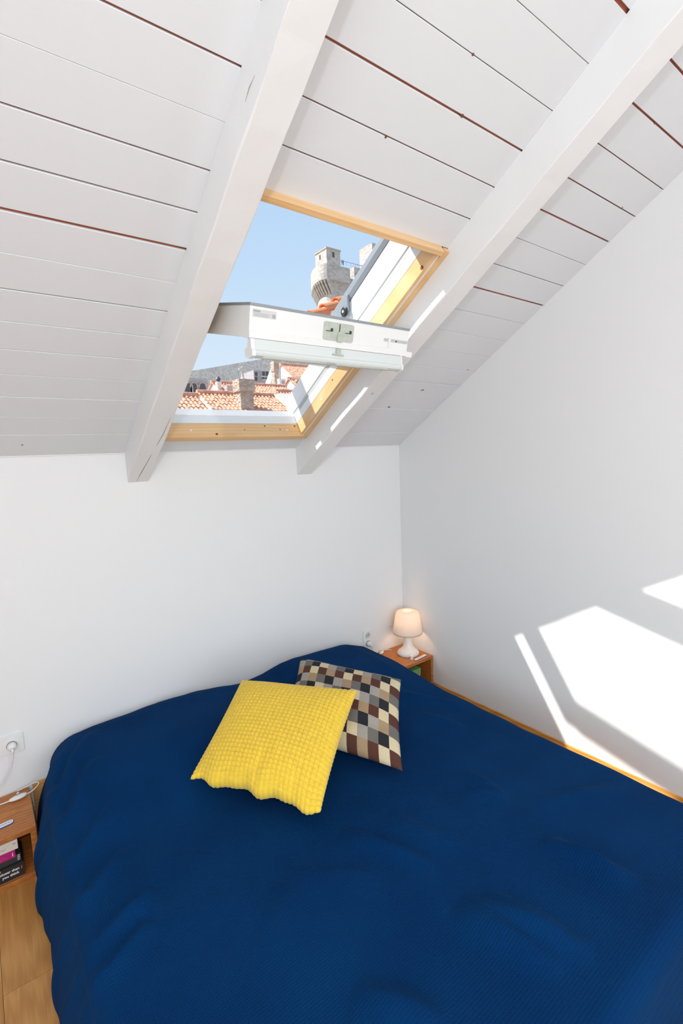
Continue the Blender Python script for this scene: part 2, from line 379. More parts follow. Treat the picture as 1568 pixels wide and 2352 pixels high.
# rafters
def rafter(name, x0, x1, d, label, cracks):
    poly = [(x0, 0.0), (x0 + .001, d - .003), (x0 + .004, d), (x1 - .004, d), (x1 - .001, d - .003), (x1, 0.0)]
    n = len(poly); vs = []
    for end in (0, 1):
        for (xx, nn) in poly: vs.append(rp(xx, (-nn * sS / cS + .0) if end == 0 else TR - .02, nn))
    # intermediate rings give the timber a slightly hewn, uneven edge
    rings = 40; V = []
    for i in range(rings + 1):
        for k, (xx, nn) in enumerate(poly):
            ta = -nn * sS / cS; tb = TR - .02; t = ta + (tb - ta) * i / rings
            w = 0.0016 * math.sin(i * 1.7 + k) + .001 * math.sin(i * .6 + 2 * k) if 0 < k < n - 1 else 0
            V.append(rp(xx + (w if k in (1, 2) else -w if k in (3, 4) else 0), t, nn + (w if k in (2, 3) else 0)))
    F = [tuple(range(n)), tuple(range(len(V) - 1, len(V) - n - 1, -1))]
    for i in range(rings):
        for k in range(n): F.append((i * n + k, i * n + (k + 1) % n, (i + 1) * n + (k + 1) % n, (i + 1) * n + k))
    o = obj(name, V, F, M_rafter); tag(o, label, 'rafter', 'rafters under the sloping ceiling')
    for pts, wd in cracks:
        mb = MB(); mb.tube([rp(a, b, c) for a, b, c in pts], [wd * .4] + [wd] * (len(pts) - 2) + [wd * .3], 5)
        mb.build('crack', M_crack, o)
    return o
M_crack = simple('rafter_crack', lin(128, 108, 98), 0.8)
rafter('rafter', AX0, AX1, AD, 'white painted rafter with a long drying crack, ending over the plain back wall',
       [([(AX0 + .045, -.07, AD + .0002), (AX0 + .05, .0, AD + .0002), (AX0 + .062, .12, AD + .0002), (AX0 + .075, .25, AD + .0002), (AX0 + .085, .34, AD + .0002), (AX0 + .089, .47, AD + .0002)], .0011),
        ([(AX0 - .0002, 1.66, .075), (AX0 - .0002, 1.69, .072), (AX0 - .0002, 1.72, .08)], .0007)])
rafter('rafter', B0X, B1X, BD, 'white painted rafter with sunlit strips on its flank, next to the side wall', [([(B0X + .05, .70, BD + .0002), (B0X + .055, .715, BD + .0002), (B0X + .06, .70, BD + .0002)], .001)])
# painted sealant line where ceiling meets walls
tag(MB().tube([rp(XL + .01, .002, .001), rp(XR - .004, .002, .001)], .003, 6).build('trim_1', M_wall), 'thin sealant line between boards and low back wall', kind='structure')

# ------------------------------------------------------------------ skylight
IX0, IX1, IT0, IT1 = .764, 1.548, .184, 1.418
win = tag(empty('window_1', rp(1.165, .0, 0)), 'pine lined pivoting skylight standing open between the two rafters', kind='structure')
NI, NO = .034, -.052
# lining boards (pine)
box('lining_board', IX0 - .02, IX1 + .02, IT0 - .018, IT0, NO, NI, M_pine, win, fn=rp, bevel=.0015)
box('lining_board', IX0 - .02, IX1 + .02, IT1, IT1 + .022, NO, NI, M_pine, win, fn=rp, bevel=.0015)
box('lining_board', IX1, IX1 + .018, IT0 + .0005, IT1 - .0005, NO, .018, M_pine_t, win, fn=rp, bevel=.0015)
box('lining_board', IX0 - .018, IX0, IT0 - .002, IT1 - .0005, NO, NI - .001, M_pine_t, win, fn=rp, bevel=.0015)
# white sealant strip and outer pine trim towards the rafters / boards
box('sealant_strip', IX1 + .0185, IX1 + .030, IT0 - .02, IT1, 0.004, .0155, M_wall, win, fn=rp)
box('sealant_strip', IX0 - .030, IX0 - .0185, IT0 - .02, IT1, 0.004, NI - .006, M_wall, win, fn=rp)
box('sealant_strip', IX0 - .02, IX1 + .02, IT0 - .026, IT0 - .0185, 0.004, NI - .008, M_wall, win, fn=rp)
box('trim_strip', IX1 + .0305, B0X - .001, IT0 - .045, IT1 + .02, 0.0015, .020, M_pine_t, win, fn=rp, bevel=.002)
box('trim_strip', AX1 + .001, IX0 - .0305, IT0 - .045, IT1 + .02, 0.0015, NI - .008, M_pine_t, win, fn=rp, bevel=.002)
box('trim_strip', IX0 - .03, IX1 + .03, IT0 - .05, IT0 - .0265, 0.0015, NI - .010, M_pine, win, fn=rp, bevel=.002)
# gap line of bare wood at the end of the board by the rafter
# screw caps and knots on the lining
def cap_on(name, fn, u, v, w, r, mat, ax, th=.0012):
    c = fn(u, v, w); return MB().lathe(c, [(0.0001, th), (r * .8, th), (r, 0), (r, -th)], 14, ax).build(name, mat, win)
Uv = Vector((0, -cS, sS)); Nv = Vector((0, -sS, -cS)); Xv = Vector((1, 0, 0))
for xx in (.905, 1.465): cap_on('screw_cap', rp, xx, IT0 + .0004, -.008, .0055, M_screw, Uv)
for tt in (.46, 1.04, ): cap_on('screw_cap', rp, IX1 - .0004, tt, -.012, .0055, M_screw, -Xv)
for xx, nn, rr in ((.80, -.032, .005), (1.035, .016, .007), (1.33, -.035, .005), (1.525, -.035, .006), (1.42, -.012, .004), (1.2, -.01, .0035)):
    cap_on('knot', rp, xx, IT0 + .0002, nn, rr, M_knot, Uv, .0005)
for tt, nn, rr in ((1.335, .005, .009), (.60, -.03, .005)): cap_on('knot', rp, IX1 - .0002, tt, nn, rr, M_knot, -Xv, .0005)
# white fixed frame with grooves
FR = [(-.0525, 0.0), (-.105, 0.0), (-.110, .012), (-.128, .012), (-.133, -.002), (-.20, -.004), (-.205, .002), (-.235, .002)]
def frame_side(x_in, sgn):
    poly = [(NO - .0005, 0), (-.098, 0), (-.103, .010), (-.123, .010), (-.128, .000), (-.235, .000), (-.240, .034), (NO - .0005, .034)]
    MB().prism([(p, q) for p, q in poly], lambda t, n, q: rp(x_in + sgn * q, t, n), IT0 - .038, IT1 - .01).build('frame_side', M_pvc, win)
    box('seal_groove', x_in + sgn * .004, x_in + sgn * .0095, IT0, IT1 - .012, -.1225, -.1035, M_seal, win, fn=lambda x, t, n: rp(x, t, n))
frame_side(IX1 - .001, 1); frame_side(IX0 + .001, -1)
# bottom frame: shaded step and an outer sill that slopes outwards
polyb = [(NO - .0005, .001), (-.096, .001), (-.099, .006), (-.141, -.001), (-.150, -.034), (NO - .0005, -.034)]
MB().prism(polyb, lambda x, n, q: rp(x, IT0 + q, n), IX0 - .033, IX1 + .033).build('frame_bottom', M_pvc, win)
polyt = [(NO - .0005, -.012), (-.20, -.012), (-.205, -.085), (-.240, -.085), (-.240, .034), (NO - .0005, .034)]
MB().prism(polyt, lambda x, n, q: rp(x, IT1 + q, n), IX0 - .033, IX1 + .033).build('frame_top', M_pvc, win)
# aluminium cover on the upper half of the frame, with the pivot
for xi, sg in ((IX1, 1), (IX0, -1)):
    pc = [(-.2405, .034), (-.2405, -.002), (-.262, -.009), (-.285, -.009), (-.300, .002), (-.300, .05), (-.2405, .05)]
    cv = MB().prism(pc, lambda t, n, q: rp(xi + sg * q, t, n), .775, IT1 + .05).build('cover_rail', M_alu, win)
    if sg < 0: continue
    arm = [(.775, -.265), (.86, -.20), (.905, -.20), (.945, -.262)]
    MB().prism(arm, lambda c, t, n: rp(c, t, n), xi - sg * .018, xi - sg * .002).build('pivot_bracket', M_alu, win, bevel=.004)
    MB().lathe(rp(xi - sg * .019, .885, -.208), [(0.0001, .010), (.018, .010), (.024, .006), (.024, 0)], 24, (-sg, 0, 0)).build('pivot_cap', M_black, win, smooth=False)
    MB().lathe(rp(xi - sg * .0292, .885, -.208), [(0.0001, .002), (.007, .002), (.007, 0)], 14, (-sg, 0, 0)).build('pivot_screw', M_seal, win)
MB().prism([(-.2405, -.085), (-.275, -.085), (-.29, -.06), (-.29, .08), (-.2405, .08)], lambda x, n, q: rp(x, IT1 + q, n), IX0 - .05, IX1 + .05).build('cover_hood', M_alu, win)

# sash, swung on its pivots: four members, cover, pane and fittings
SX0, SX1, SL = .788, 1.519, 1.224
sm = MB()
top_prof = [(0, .009), (0, .066), (-.0, .086), (-.003, .0885), (-.003, .110), (.030, .112), (.070, .108), (.070, .009)]
sm.prism(top_prof, lambda x, a, s: sp(x, a, s), SX0, SX1)
sm.box(sp, SX0, SX1, SL - .085, SL, .009, .095)
for a0, a1 in ((SX0, SX0 + .062), (SX1 - .062, SX1)): sm.box(sp, a0, a1, .0705, SL - .0855, .009, .108)
sash = sm.build('sash', M_sash, win)
lipm = MB().box(sp, SX1 - .002, 1.554, .002, .03, .091, .112).build('draught_lip', M_sash, sash)
mb = MB()
for b in ((SX0 - .001, SX1 + .001, -.003, .06), (SX0 - .001, SX1 + .001, SL - .06, SL + .003), (SX0 - .002, SX0 + .045, .0605, SL - .0605), (SX1 - .045, SX1 + .002, .0605, SL - .0605)):
    mb.box(sp, *b, 0, .0088)
mb.build('sash_cover', M_alu, sash)
box('pane', SX0 + .063, SX1 - .063, .071, SL - .086, .028, .048, M_glass, sash, fn=sp)
# rating label with its print
lb = box('label_plate', .798, .888, -.0008, 0, .018, .043, M_label, sash, fn=sp)
# lock plate
def rrect(x0, x1, s0, s1, r, n=5):
    out = []
    for cx, cy, a0 in ((x1 - r, s1 - r, 0), (x0 + r, s1 - r, 90), (x0 + r, s0 + r, 180), (x1 - r, s0 + r, 270)):
        for k in range(n + 1):
            a = math.radians(a0 + 90 * k / n); out.append((cx + r * math.cos(a), cy + r * math.sin(a)))
    return out
MB().prism(rrect(1.086, 1.227, .021, .085, .009), lambda c, x, s: sp(x, c, s), -.0022, .0).build('lock_plate', M_zinc, sash)
box('lock_slit', 1.157, 1.161, -.0028, -.0022, .025, .056, M_dark, sash, fn=sp)
MB().box(sp, 1.150, 1.172, -.010, -.0022, .064, .088).box(sp, 1.154, 1.166, -.0065, -.0022, .052, .064).build('lock_bolt', M_zinc, sash, bevel=.001)
for cx in (1.112, 1.2): MB().box(sp, cx - .014, cx + .008, -.0032, -.0022, .052, .0545).box(sp, cx + .006, cx + .016, -.0036, -.0022, .043, .0545).build('lock_spring', M_dark, sash)
for cx, cs in ((1.108, .031), (1.206, .031), (1.12, .074), (1.196, .074)):
    MB().lathe(sp(cx, -.0022, cs), [(0.0001, .0014), (.003, .0014), (.0045, 0)], 10, (sp(0, -1, 0) - sp(0, 0, 0))).build('rivet', M_seal, sash)
# bolt slot at the end of the top rail
MB().prism(rrect(1.385, 1.517, .050, .062, .005), lambda c, x, s: sp(x, c, s), -.0008, .0).build('bolt_slot', M_seal, sash)
MB().box(sp, 1.408, 1.418, -.006, -.0008, .046, .082).build('bolt_tab', M_sash, sash)
MB().lathe(sp(1.452, -.0008, .057), [(0.0001, .0012), (.0035, .0012), (.0035, 0)], 10, (sp(0, -1, 0) - sp(0, 0, 0))).build('bolt_screw', M_dark, sash)
# ventilation flap: bent sheet, rounded grip, end caps
fp = [(-.002, .112), (-.012, .145), (-.018, .149), (-.021, .156), (-.019, .164), (-.010, .171), (.006, .175), (.022, .170), (.030, .158), (.026, .150), (.012, .146), (.006, .112)]
MB().prism(fp, lambda x, a, s: sp(x, a, s), .806, 1.484).build('ventilation_flap', M_flap, sash)
capp = [(.004, .109), (-.006, .112), (-.0145, .143), (-.023, .150), (-.024, .166), (-.012, .174), (.008, .178), (.026, .174), (.035, .160), (.028, .146), (.016, .140), (.012, .109)]
for a0, a1 in ((.792, .8058), (1.4842, 1.492)): MB().prism(capp, lambda x, a, s: sp(x, a, s), a0, a1).build('flap_end_cap', M_sash, sash)
for a0, a1 in ((.836, 1.109), (1.146, 1.418)):
    MB().tube([sp(a0, -.008, .166), sp(a0 + .006, -.009, .167), sp(a1 - .006, -.009, .167), sp(a1, -.008, .166)], [.006, .009, .009, .006], 10).build('flap_grip', M_grip, sash, smooth=True)
MB().box(sp, 1.147, 1.167, -.015, -.008, .112, .134).box(sp, 1.130, 1.182, -.0155, -.010, .131, .136).build('flap_keeper', M_zinc, sash)
lbl = MB()
lbl.box(sp, .800, .826, -.0012, -.0008, .0205, .0275)
for k in range(4): lbl.box(sp, .802, .866 - .01 * (k % 2), -.0011, -.0008, .030 + .003 * k, .0312 + .003 * k)
lbl.box(sp, .872, .884, -.0011, -.0008, .028, .040)
lbl.build('label_print', M_label2, lb if False else sash)

# ------------------------------------------------------------------ bed
MX0, MX1, MY0 = .17, 1.985, .50
bed = tag(empty('bed', (1.08, 1.55, 0)), 'low double bed of pine with its head against the back wall', 'bed')
box('mattress', MX0 + .03, MX1 - .02, MY0 + .03, 2.54, .16, .33, M_mattress, bed, bevel=.03)
box('bed_rail', MX0 + .02, MX0 + .05, MY0 + .02, 2.55, .06, .16, M_bedwood, bed, bevel=.003)
box('bed_rail', MX1 - .05, MX1 - .02, MY0 + .02, 2.55, .06, .16, M_bedwood, bed, bevel=.003)
box('footboard', MX0 + .05, MX1 - .05, MY0 + .02, MY0 + .05, .06, .16, M_bedwood, bed, bevel=.003)
box('headboard', .080, 2.12, 2.5885, 2.5985, .0, .234, M_bedwood, bed, bevel=.003)
for xx in (MX0 + .055, MX1 - .115):
    for yy in (MY0 + .055, 2.48): box('leg', xx, xx + .06, yy, yy + .06, 0, .16, M_bedwood, bed)
# slats carry the mattress
for k in range(9): box('slat', MX0 + .0505, MX1 - .0505, .62 + k * .215, .69 + k * .215, .135, .159, M_bedwood, bed)

# bedspread
crest_x = np.array([0, .149, .214, .34, .492, .65, .812, .93, 1.12, 1.24, 1.361, 1.451, 1.56, 1.674, 1.811, 1.889, 1.989, 2.064])
crest_z = np.array([.36, .43, .480, .498, .503, .512, .502, .488, .458, .472, .502, .508, .502, .494, .490, .462, .405, .352]) - .046
crest_x = crest_x * 1.04
ZT = .365
ridges = [((1.055, .841), (1.183, .578), .013, .030), ((1.013, .839), (1.08, .594), .009, .03), ((1.129, .818), (1.184, .64), .009, .022), ((.946, 1.281), (1.065, 1.026), .009, .026), ((1.454, .823), (1.509, .587), .010, .026),
          ((1.532, 1.228), (1.522, 1.032), .006, .022), ((1.446, 1.16), (1.504, 1.04), .005, .02), ((1.478, .744), (1.477, .593), .006, .02), ((1.123, 1.244), (1.172, 1.044), .005, .03), ((1.714, 1.663), (1.77, 1.457), .006, .03), ((.647, .856), (.753, .692), .012, .04),
          ((.159, 1.425), (.304, 1.494), .010, .022), ((.132, 1.573), (.281, 1.724), .010, .020), ((.15, 1.975), (.288, 2.21), .012, .022), ((.13, 2.126), (.315, 2.446), .012, .024), ((.136, 1.307), (.276, 1.391), .008, .02), ((.436, 1.738), (.291, 1.445), .006, .03), ((.12, 1.75), (.30, 1.95), .009, .02),
          ((1.75, 1.9), (1.95, 1.6), .007, .03), ((1.6, .95), (1.9, .8), .005, .03), ((.7, 1.25), (.9, 1.1), .004, .04), ((.5, 1.1), (.75, 1.3), .004, .05)]
def ridge_h(x, y):
    h = 0.0
    for (a, b, A, sg) in ridges:
        dx, dy = b[0] - a[0], b[1] - a[1]; L2 = dx * dx + dy * dy
        q = ((x - a[0]) * dx + (y - a[1]) * dy) / L2; qc = min(1.12, max(-.12, q))
        px, py = a[0] + dx * qc, a[1] + dy * qc; d2 = (x - px) ** 2 + (y - py) ** 2
        nx = ((x - px) * -dy + (y - py) * dx) / math.sqrt(L2)
        env = max(0.0, 1 - ((q - .5) / .62) ** 2) ** 1.0 if -.12 < q < 1.12 else 0
        s2 = sg * (0.55 if nx > 0 else 1.15)
        h += 2.7 * A * env * math.exp(-d2 / (2 * s2 * s2))
    return h
def bed_top(x, y):
    cz = float(np.interp(x, crest_x, crest_z))
    c = sstep(1.70, 2.22, y)
    z = ZT + (cz - ZT) * c
    if y > 2.48: z -= .050 * sstep(2.47, 2.66, y)
    z += .004 * math.sin(5.1 * x + 3.3 * y) * math.sin(2.3 * x - 4.7 * y) + .0025 * math.sin(11 * x + 2 * y + 1) * math.sin(7 * y - 3 * x)
    z += .0022 * math.sin(31 * x + 9 * y + 2 * math.sin(5 * y)) * math.sin(13 * y - 8 * x + 1.5 * math.sin(4 * x)) * (.6 + .4 * math.sin(3 * x + 2 * y))
    z += ridge_h(x, y)
    return z
def row(y, zs=1.0, yoff=0.0):
    e = sstep(2.2, 2.58, y)
    xe = .105 + .050 * e; rr = .055 + .080 * e
    hem = .045 - .03 * sstep(1.75, 1.2, y) if False else .047 - .028 * (1 - sstep(1.15, 1.7, y))
    hem += .036 * sstep(2.25, 2.31, y)
    # cloth pushed out where it turns past the bedside box
    pts = []; nl = 26
    zt_l = bed_top(xe + rr, y); ztr = bed_top(2.0, y)
    L1 = zt_l - rr - .012
    fold = .5 + .5 * math.sin(y * 21 + 1.2 * math.sin(y * 5)); fold2 = math.sin(y * 43 + 2)
    for k in range(nl):
        q = k / (nl - 1)
        z = .012 + L1 * q
        bx = hem + (xe - hem) * q ** 2.0
        amp = (1 - q) ** .8
        bx += amp * (.020 * fold - .008 + .004 * fold2) * (1 - .8 * sstep(2.2, 2.4, y)) * (.25 + .75 * sstep(1.55, 1.95, y))
        # diagonal tuck folds down the side near the head
        for (yc, sl, A) in ((2.16, -.35, .024), (2.02, -.30, .022), (1.86, -.25, .018), (1.62, -.2, .015), (1.45, -.2, .012)):
            d = y - (yc + sl * (z - .2)); bx -= A * math.exp(-(d / .030) ** 2) * math.sin(math.pi * min(1, q * .9 + .1)) * .9
        pts.append((bx, z))
    na = 10
    for k in range(1, na + 1):
        a = math.pi * (1 - .5 * k / na)
        pts.append((xe + rr + rr * math.cos(a), zt_l - rr + rr * math.sin(a)))
    xr_ = 2.025; r2 = .045; nt_ = 230
    for k in range(1, nt_ + 1):
        x = xe + rr + (xr_ - r2 - xe - rr) * k / nt_; pts.append((x, bed_top(x, y)))
    zt_r = pts[-1][1]
    wob = .006 * math.sin(y * 9) + .004 * math.sin(y * 23 + 1)
    for k in range(1, 8):
        a = math.pi / 2 * (1 - k / 7); pts.append((xr_ - r2 + r2 * math.cos(a) + wob * k / 7, zt_r - r2 + r2 * math.sin(a)))
    for k in range(1, 12):
        q = k / 11; pts.append((xr_ + wob + .03 * q + .008 * q * math.sin(y * 19), (zt_r - r2) * (1 - q) + .02 * q))
    return [Vector((x, y + yoff, .012 + (z - .012) * zs)) for x, z in pts]
ys = list(np.linspace(2.587, .47, 235)); rows = [row(y) for y in ys]
for k in range(1, 9):
    a = math.pi / 2 * k / 8; rows.append([Vector((v.x, .47 - .05 * math.sin(a), .012 + (v.z - .012) * (1 - .16 * (1 - math.cos(a))))) for v in row(.47)])
last = rows[-1]
for k in range(1, 10): rows.append([Vector((v.x, v.y - .015 * k / 9, .012 + (v.z - .012) * (1 - k / 9 * .97))) for v in last])
nc = len(rows[0]); V = [v for r_ in rows for v in r_]; F = []; UV = []
for i, r_ in enumerate(rows):
    s = 0.0; vv = i * (ys[0] - ys[1])
    for k, v in enumerate(r_):
        if k: s += (v - r_[k - 1]).length
        UV.append((s, vv))
for i in range(len(rows) - 1):
    for k in range(nc - 1): F.append((i * nc + k, i * nc + k + 1, (i + 1) * nc + k + 1, (i + 1) * nc + k))
M_spread, nt, b = newmat('navy_waffle_cotton')
tcn = nt.nodes.new('ShaderNodeTexCoord'); N = nt.nodes; L = nt.links
sep = N.new('ShaderNodeSeparateXYZ'); L.new(tcn.outputs['UV'], sep.inputs[0])
def mth(op, a, b_=None):
    n = N.new('ShaderNodeMath'); n.operation = op
    for i, q in enumerate((a, b_)):
        if q is None: continue
        if isinstance(q, (int, float)): n.inputs[i].default_value = q
        else: L.new(q, n.inputs[i])
    return n.outputs[0]
kx = 2 * math.pi / .0085
wv = mth('MULTIPLY', mth('ABSOLUTE', mth('SINE', mth('MULTIPLY', sep.outputs['X'], kx / 2))), mth('ABSOLUTE', mth('SINE', mth('MULTIPLY', sep.outputs['Y'], kx / 2))))
bp_ = N.new('ShaderNodeBump'); bp_.inputs['Strength'].default_value = 0.55; bp_.inputs['Distance'].default_value = 0.0022
L.new(wv, bp_.inputs['Height'])
nz = N.new('ShaderNodeTexNoise'); nz.inputs['Scale'].default_value = 3.2; nz.inputs['Detail'].default_value = 4; L.new(tcn.outputs['Object'], nz.inputs['Vector'])
rp_ = N.new('ShaderNodeValToRGB'); rp_.color_ramp.elements[0].position = .3; rp_.color_ramp.elements[1].position = .72
rp_.color_ramp.elements[0].color = (.0010, .0235, .092, 1); rp_.color_ramp.elements[1].color = (.0014, .033, .116, 1)
L.new(nz.outputs[0], rp_.inputs[0])
L.new(rp_.outputs[0], b.inputs['Base Color']); L.new(bp_.outputs[0], b.inputs['Normal'])
b.inputs['Roughness'].default_value = .95; b.inputs['Specular IOR Level'].default_value = 0.05
b.inputs['Sheen Weight'].default_value = 0.06; b.inputs['Sheen Roughness'].default_value = .5; b.inputs['Sheen Tint'].default_value = (.1, .3, .6, 1)
spread = obj('bedspread', V, F, M_spread, smooth=True, uv=UV)
tag(spread, 'navy blue waffle weave bedspread draped to the floor over the bed', 'bedspread')
sol = spread.modifiers.new('thickness', 'SOLIDIFY'); sol.thickness = .004; sol.offset = -1

# ------------------------------------------------------------------ cushions
def cushion(corners, T, nu, nv, bumps=None, edge_fn=None, pinch=.055, sag=None, thick_dn=1.0):
    TL, TRc, BR, BL = [Vector(c) for c in corners]
    V = []; n = ((TRc - TL).cross(BL - TL)); n.normalize()
    if n.z < 0: n = -n
    def pos(u, v, side):
        uu = u * (1 - pinch * (1 - v * v) * abs(u) ** 3); vv = v * (1 - pinch * (1 - u * u) * abs(v) ** 3)
        if edge_fn: uu, vv = edge_fn(uu, vv, u, v)
        a, b_ = (uu + 1) / 2, (vv + 1) / 2
        p = TL * (1 - a) * (1 - b_) + TRc * a * (1 - b_) + BR * a * b_ + BL * (1 - a) * b_
        h = T * (max(0, 1 - abs(u) ** 2.6) * max(0, 1 - abs(v) ** 2.6)) ** .55
        if sag: h *= sag(u, v)
        if bumps: h += bumps(u, v) * (1 if True else 0)
        return p + n * (h * side * (1 if side > 0 else thick_dn))
    us = np.linspace(-1, 1, nu + 1); vs = np.linspace(-1, 1, nv + 1)
    idx = {}
    for side in (1, -1):
        for i in range(nv + 1):
            for j in range(nu + 1):
                edge = i in (0, nv) or j in (0, nu)
                if side == -1 and edge: idx[(side, i, j)] = idx[(1, i, j)]; continue
                idx[(side, i, j)] = len(V); V.append(pos(us[j], vs[i], side))
    F = []; cells = []
    for side in (1, -1):
        for i in range(nv):
            for j in range(nu):
                q = (idx[(side, i, j)], idx[(side, i, j + 1)], idx[(side, i + 1, j + 1)], idx[(side, i + 1, j)])
                F.append(q if side > 0 else q[::-1]); cells.append((side, i, j))
    return V, F, cells
def zpt(px, py, z):
    v = RC.transposed() @ Vector(((px - 784) / F_PX, (py - 1176) / F_PX, 1.0)); return CAM + v * ((z - HCAM) / v.z)
# checked cushion
CK = dict(tan=(.40, .28, .165), dark=(.028, .029, .034), cream=(.68, .57, .37), grey=(.17, .155, .14), light=(.38, .34, .30), brown=(.105, .045, .033))
fab = {}
for k, c in CK.items():
    fab[k] = simple('check_' + k, c, 0.9, var=.10, vscale=260, bump=(420, .35, .001, 2), spec=.1)
names = list(fab)
cyc = {0: ('tan', 'dark', 'cream'), 1: ('grey', 'cream', 'brown'), 2: ('dark', 'light', 'tan'), 3: ('light', 'grey', 'brown')}
cc = [zpt(690, 1511, .56), zpt(921, 1560, .56), zpt(924, 1771, .425), None]
cc[3] = cc[0] + cc[2] - cc[1]
nu, nv, K = 12 * 6, 51, 6
V, F, cells = cushion(cc, .070, nu, nv, pinch=.05, sag=lambda u, v: 1 + .05 * math.sin(5 * u + 2 * v) + .07 * math.exp(-((u - .45) ** 2 + (v - .35) ** 2) / .05) - .10 * math.exp(-((v - .55 + .2 * u) ** 2) / .006) * (1 if u > 0 else .3))
fm_ = []
for side, i, j in cells:
    cj, ri = (j // K), ((i + 3) // K)
    key = cyc[(cj + 2) % 4][ri % 3]
    fm_.append(names.index(key))
chk = obj('cushion', V, F, None, smooth=True, mats=[fab[k] for k in names], fmat=fm_)
tag(chk, 'square cushion checked in brown, cream, grey and black, lying partly under the yellow one', 'cushion')
# yellow waffle cushion
M_yel = simple('yellow_plush', (.90, .60, .060), .9, var=.06, vscale=40, spec=.1)
M_yel.node_tree.nodes['Principled BSDF'].inputs['Sheen Weight'].default_value = .25
NCU, NCV = 29, 30
def yb(u, v):
    a = abs(math.sin((u + 1) / 2 * NCU * math.pi)); b_ = abs(math.sin((v + 1) / 2 * NCV * math.pi))
    return .0048 * (min(1, a * 1.9) * min(1, b_ * 1.9)) ** .7
def yedge(uu, vv, u, v):
    # scalloped seam along the near edge, bumpy outline all round
    if v > .6:
        w = (v - .6) / .4; vv += w * (.034 * math.sin(u * 9.5 + .6) + .018 * math.sin(u * 17)) - w * .02 * (1 - abs(u))
    sc = .007
    if abs(u) > .98: uu += math.copysign(sc * abs(math.sin((v + 1) / 2 * NCV * math.pi)), u)
    if abs(v) > .98: vv += math.copysign(sc * abs(math.sin((u + 1) / 2 * NCU * math.pi)), v)
    return uu, vv
yc = [zpt(556, 1564, .600), zpt(819, 1588, .610), zpt(733, 1872, .438), zpt(437, 1790, .430)]
V, F, cells = cushion(yc, .092, NCU * 5, NCV * 5, bumps=yb, edge_fn=yedge, pinch=.045, sag=lambda u, v: 1 + .06 * math.sin(3 * u + 1) * math.sin(2 * v) - .12 * math.exp(-((u - .05) ** 2) / .004) * sstep(.35, .8, v) - .12 * math.exp(-((u - .62) ** 2) / .006) * sstep(.5, .9, v), thick_dn=.8)
yel = obj('cushion', V, F, M_yel, smooth=True)
tag(yel, 'plush yellow cushion with a small padded grid pattern', 'cushion')

# ------------------------------------------------------------------ bedside boxes
def bedside(x0, x1, y0, zt, label, th=.022):
    e = tag(empty('bedside_box', ((x0 + x1) / 2, (y0 + 2.595) / 2, 0)), label, 'nightstand')
    box('top_board', x0, x1, y0, 2.596, zt - th, zt, M_night, e, bevel=.002)
    box('bottom_board', x0, x1, y0, 2.596, 0, th, M_night, e, bevel=.002)
    box('side_board', x0, x0 + th, y0, 2.596, th + .0003, zt - th - .0003, M_night, e, bevel=.002)
    box('side_board', x1 - th, x1, y0, 2.596, th + .0003, zt - th - .0003, M_night, e, bevel=.002)
    box('back_board', x0 + th, x1 - th, 2.580, 2.596, th + .0003, zt - th - .0003, M_night, e)
    return e
NZL, NZR = .222, .260
bedside(-.30, .067, 2.286, NZL, 'stained pine open-fronted bedside box holding paperbacks, under the wall socket with one plug')
bedside(2.205, XR - .003, 2.298, NZR, 'stained pine open-fronted bedside box carrying the small lit lamp')

# books in the left box (spines outward), and in the right box
M_page = simple('book_pages', (.74, .70, .62), .8)
def book(x0, x1, y0, y1, z0, z1, cmat, label, group=None, rot=0.0):
    e = tag(empty('book', ((x0 + x1) / 2, (y0 + y1) / 2, z0)), label, 'book', group)
    t = .0022
    MB().box(ident, x0, x1, y0, y1, z0, z0 + t).box(ident, x0, x1, y0, y1, z1 - t, z1).box(ident, x0, x1, y0, y0 + t, z0 + t, z1 - t).build('cover', cmat, e)
    box('pages', x0 + .003, x1 - .003, y0 + t + .0003, y1 - .003, z0 + t + .0002, z1 - t - .0002, M_page, e)
    return e
M_bk = simple('book_black', lin(34, 36, 38), .4); M_bm = simple('book_magenta', lin(178, 24, 116), .4); M_bc = simple('book_cream', lin(222, 210, 196), .5)
M_bd = simple('book_charcoal', lin(52, 52, 52), .5); M_bg = simple('book_green', lin(110, 160, 96), .5); M_br = simple('book_red', lin(170, 50, 60), .5)
M_txw = simple('print_white', (.8, .8, .78), .5); M_txt = simple('print_teal', lin(70, 190, 190), .5); M_txo = simple('print_orange', lin(214, 96, 40), .5); M_txy = simple('print_yellow', lin(226, 214, 120), .5); M_txp = simple('print_purple', lin(140, 120, 180), .5)
by = 2.302
grp = 'books in the bedside boxes'
k1 = book(-.20, .011, by, 2.44, .0225, .081, M_bk, 'thick black paperback lettered closer than you think, bottom of the pile', grp)
def spine_M(x, y, z): return Matrix.Translation((x, y, z)) @ Matrix.Rotation(math.radians(90), 4, 'X')
text('spine_lettering', 'closer than', .0150, M_txw, k1, spine_M(-.0735, by - .0004, .0555), weight=.0004)
text('spine_lettering', 'you think', .0150, M_txw, k1, spine_M(-.066, by - .0004, .0385), weight=.0004)
box('spine_mark', .000, .003, by - .0006, by, .052, .066, M_txo, k1); box('spine_mark', -.085, -.069, by - .0006, by, .0715, .0785, M_txy, k1)
box('spine_mark', -.088, -.080, by - .0006, by, .029, .034, M_txo, k1)
k4 = book(-.19, .003, by + .012, 2.44, .0815, .1135, M_bd, 'charcoal paperback lying second in the pile, behind the magenta one', grp)
text('spine_lettering', 'YOU', .0115, M_txw, k4, spine_M(.0, by + .0116, .0855) @ Matrix.Rotation(math.radians(90), 4, 'Z'), weight=.0002)
k2 = book(-.20, -.0135, by - .001, 2.43, .1140, .1430, M_bm, 'magenta paperback with orange lettering in the bedside pile', grp)
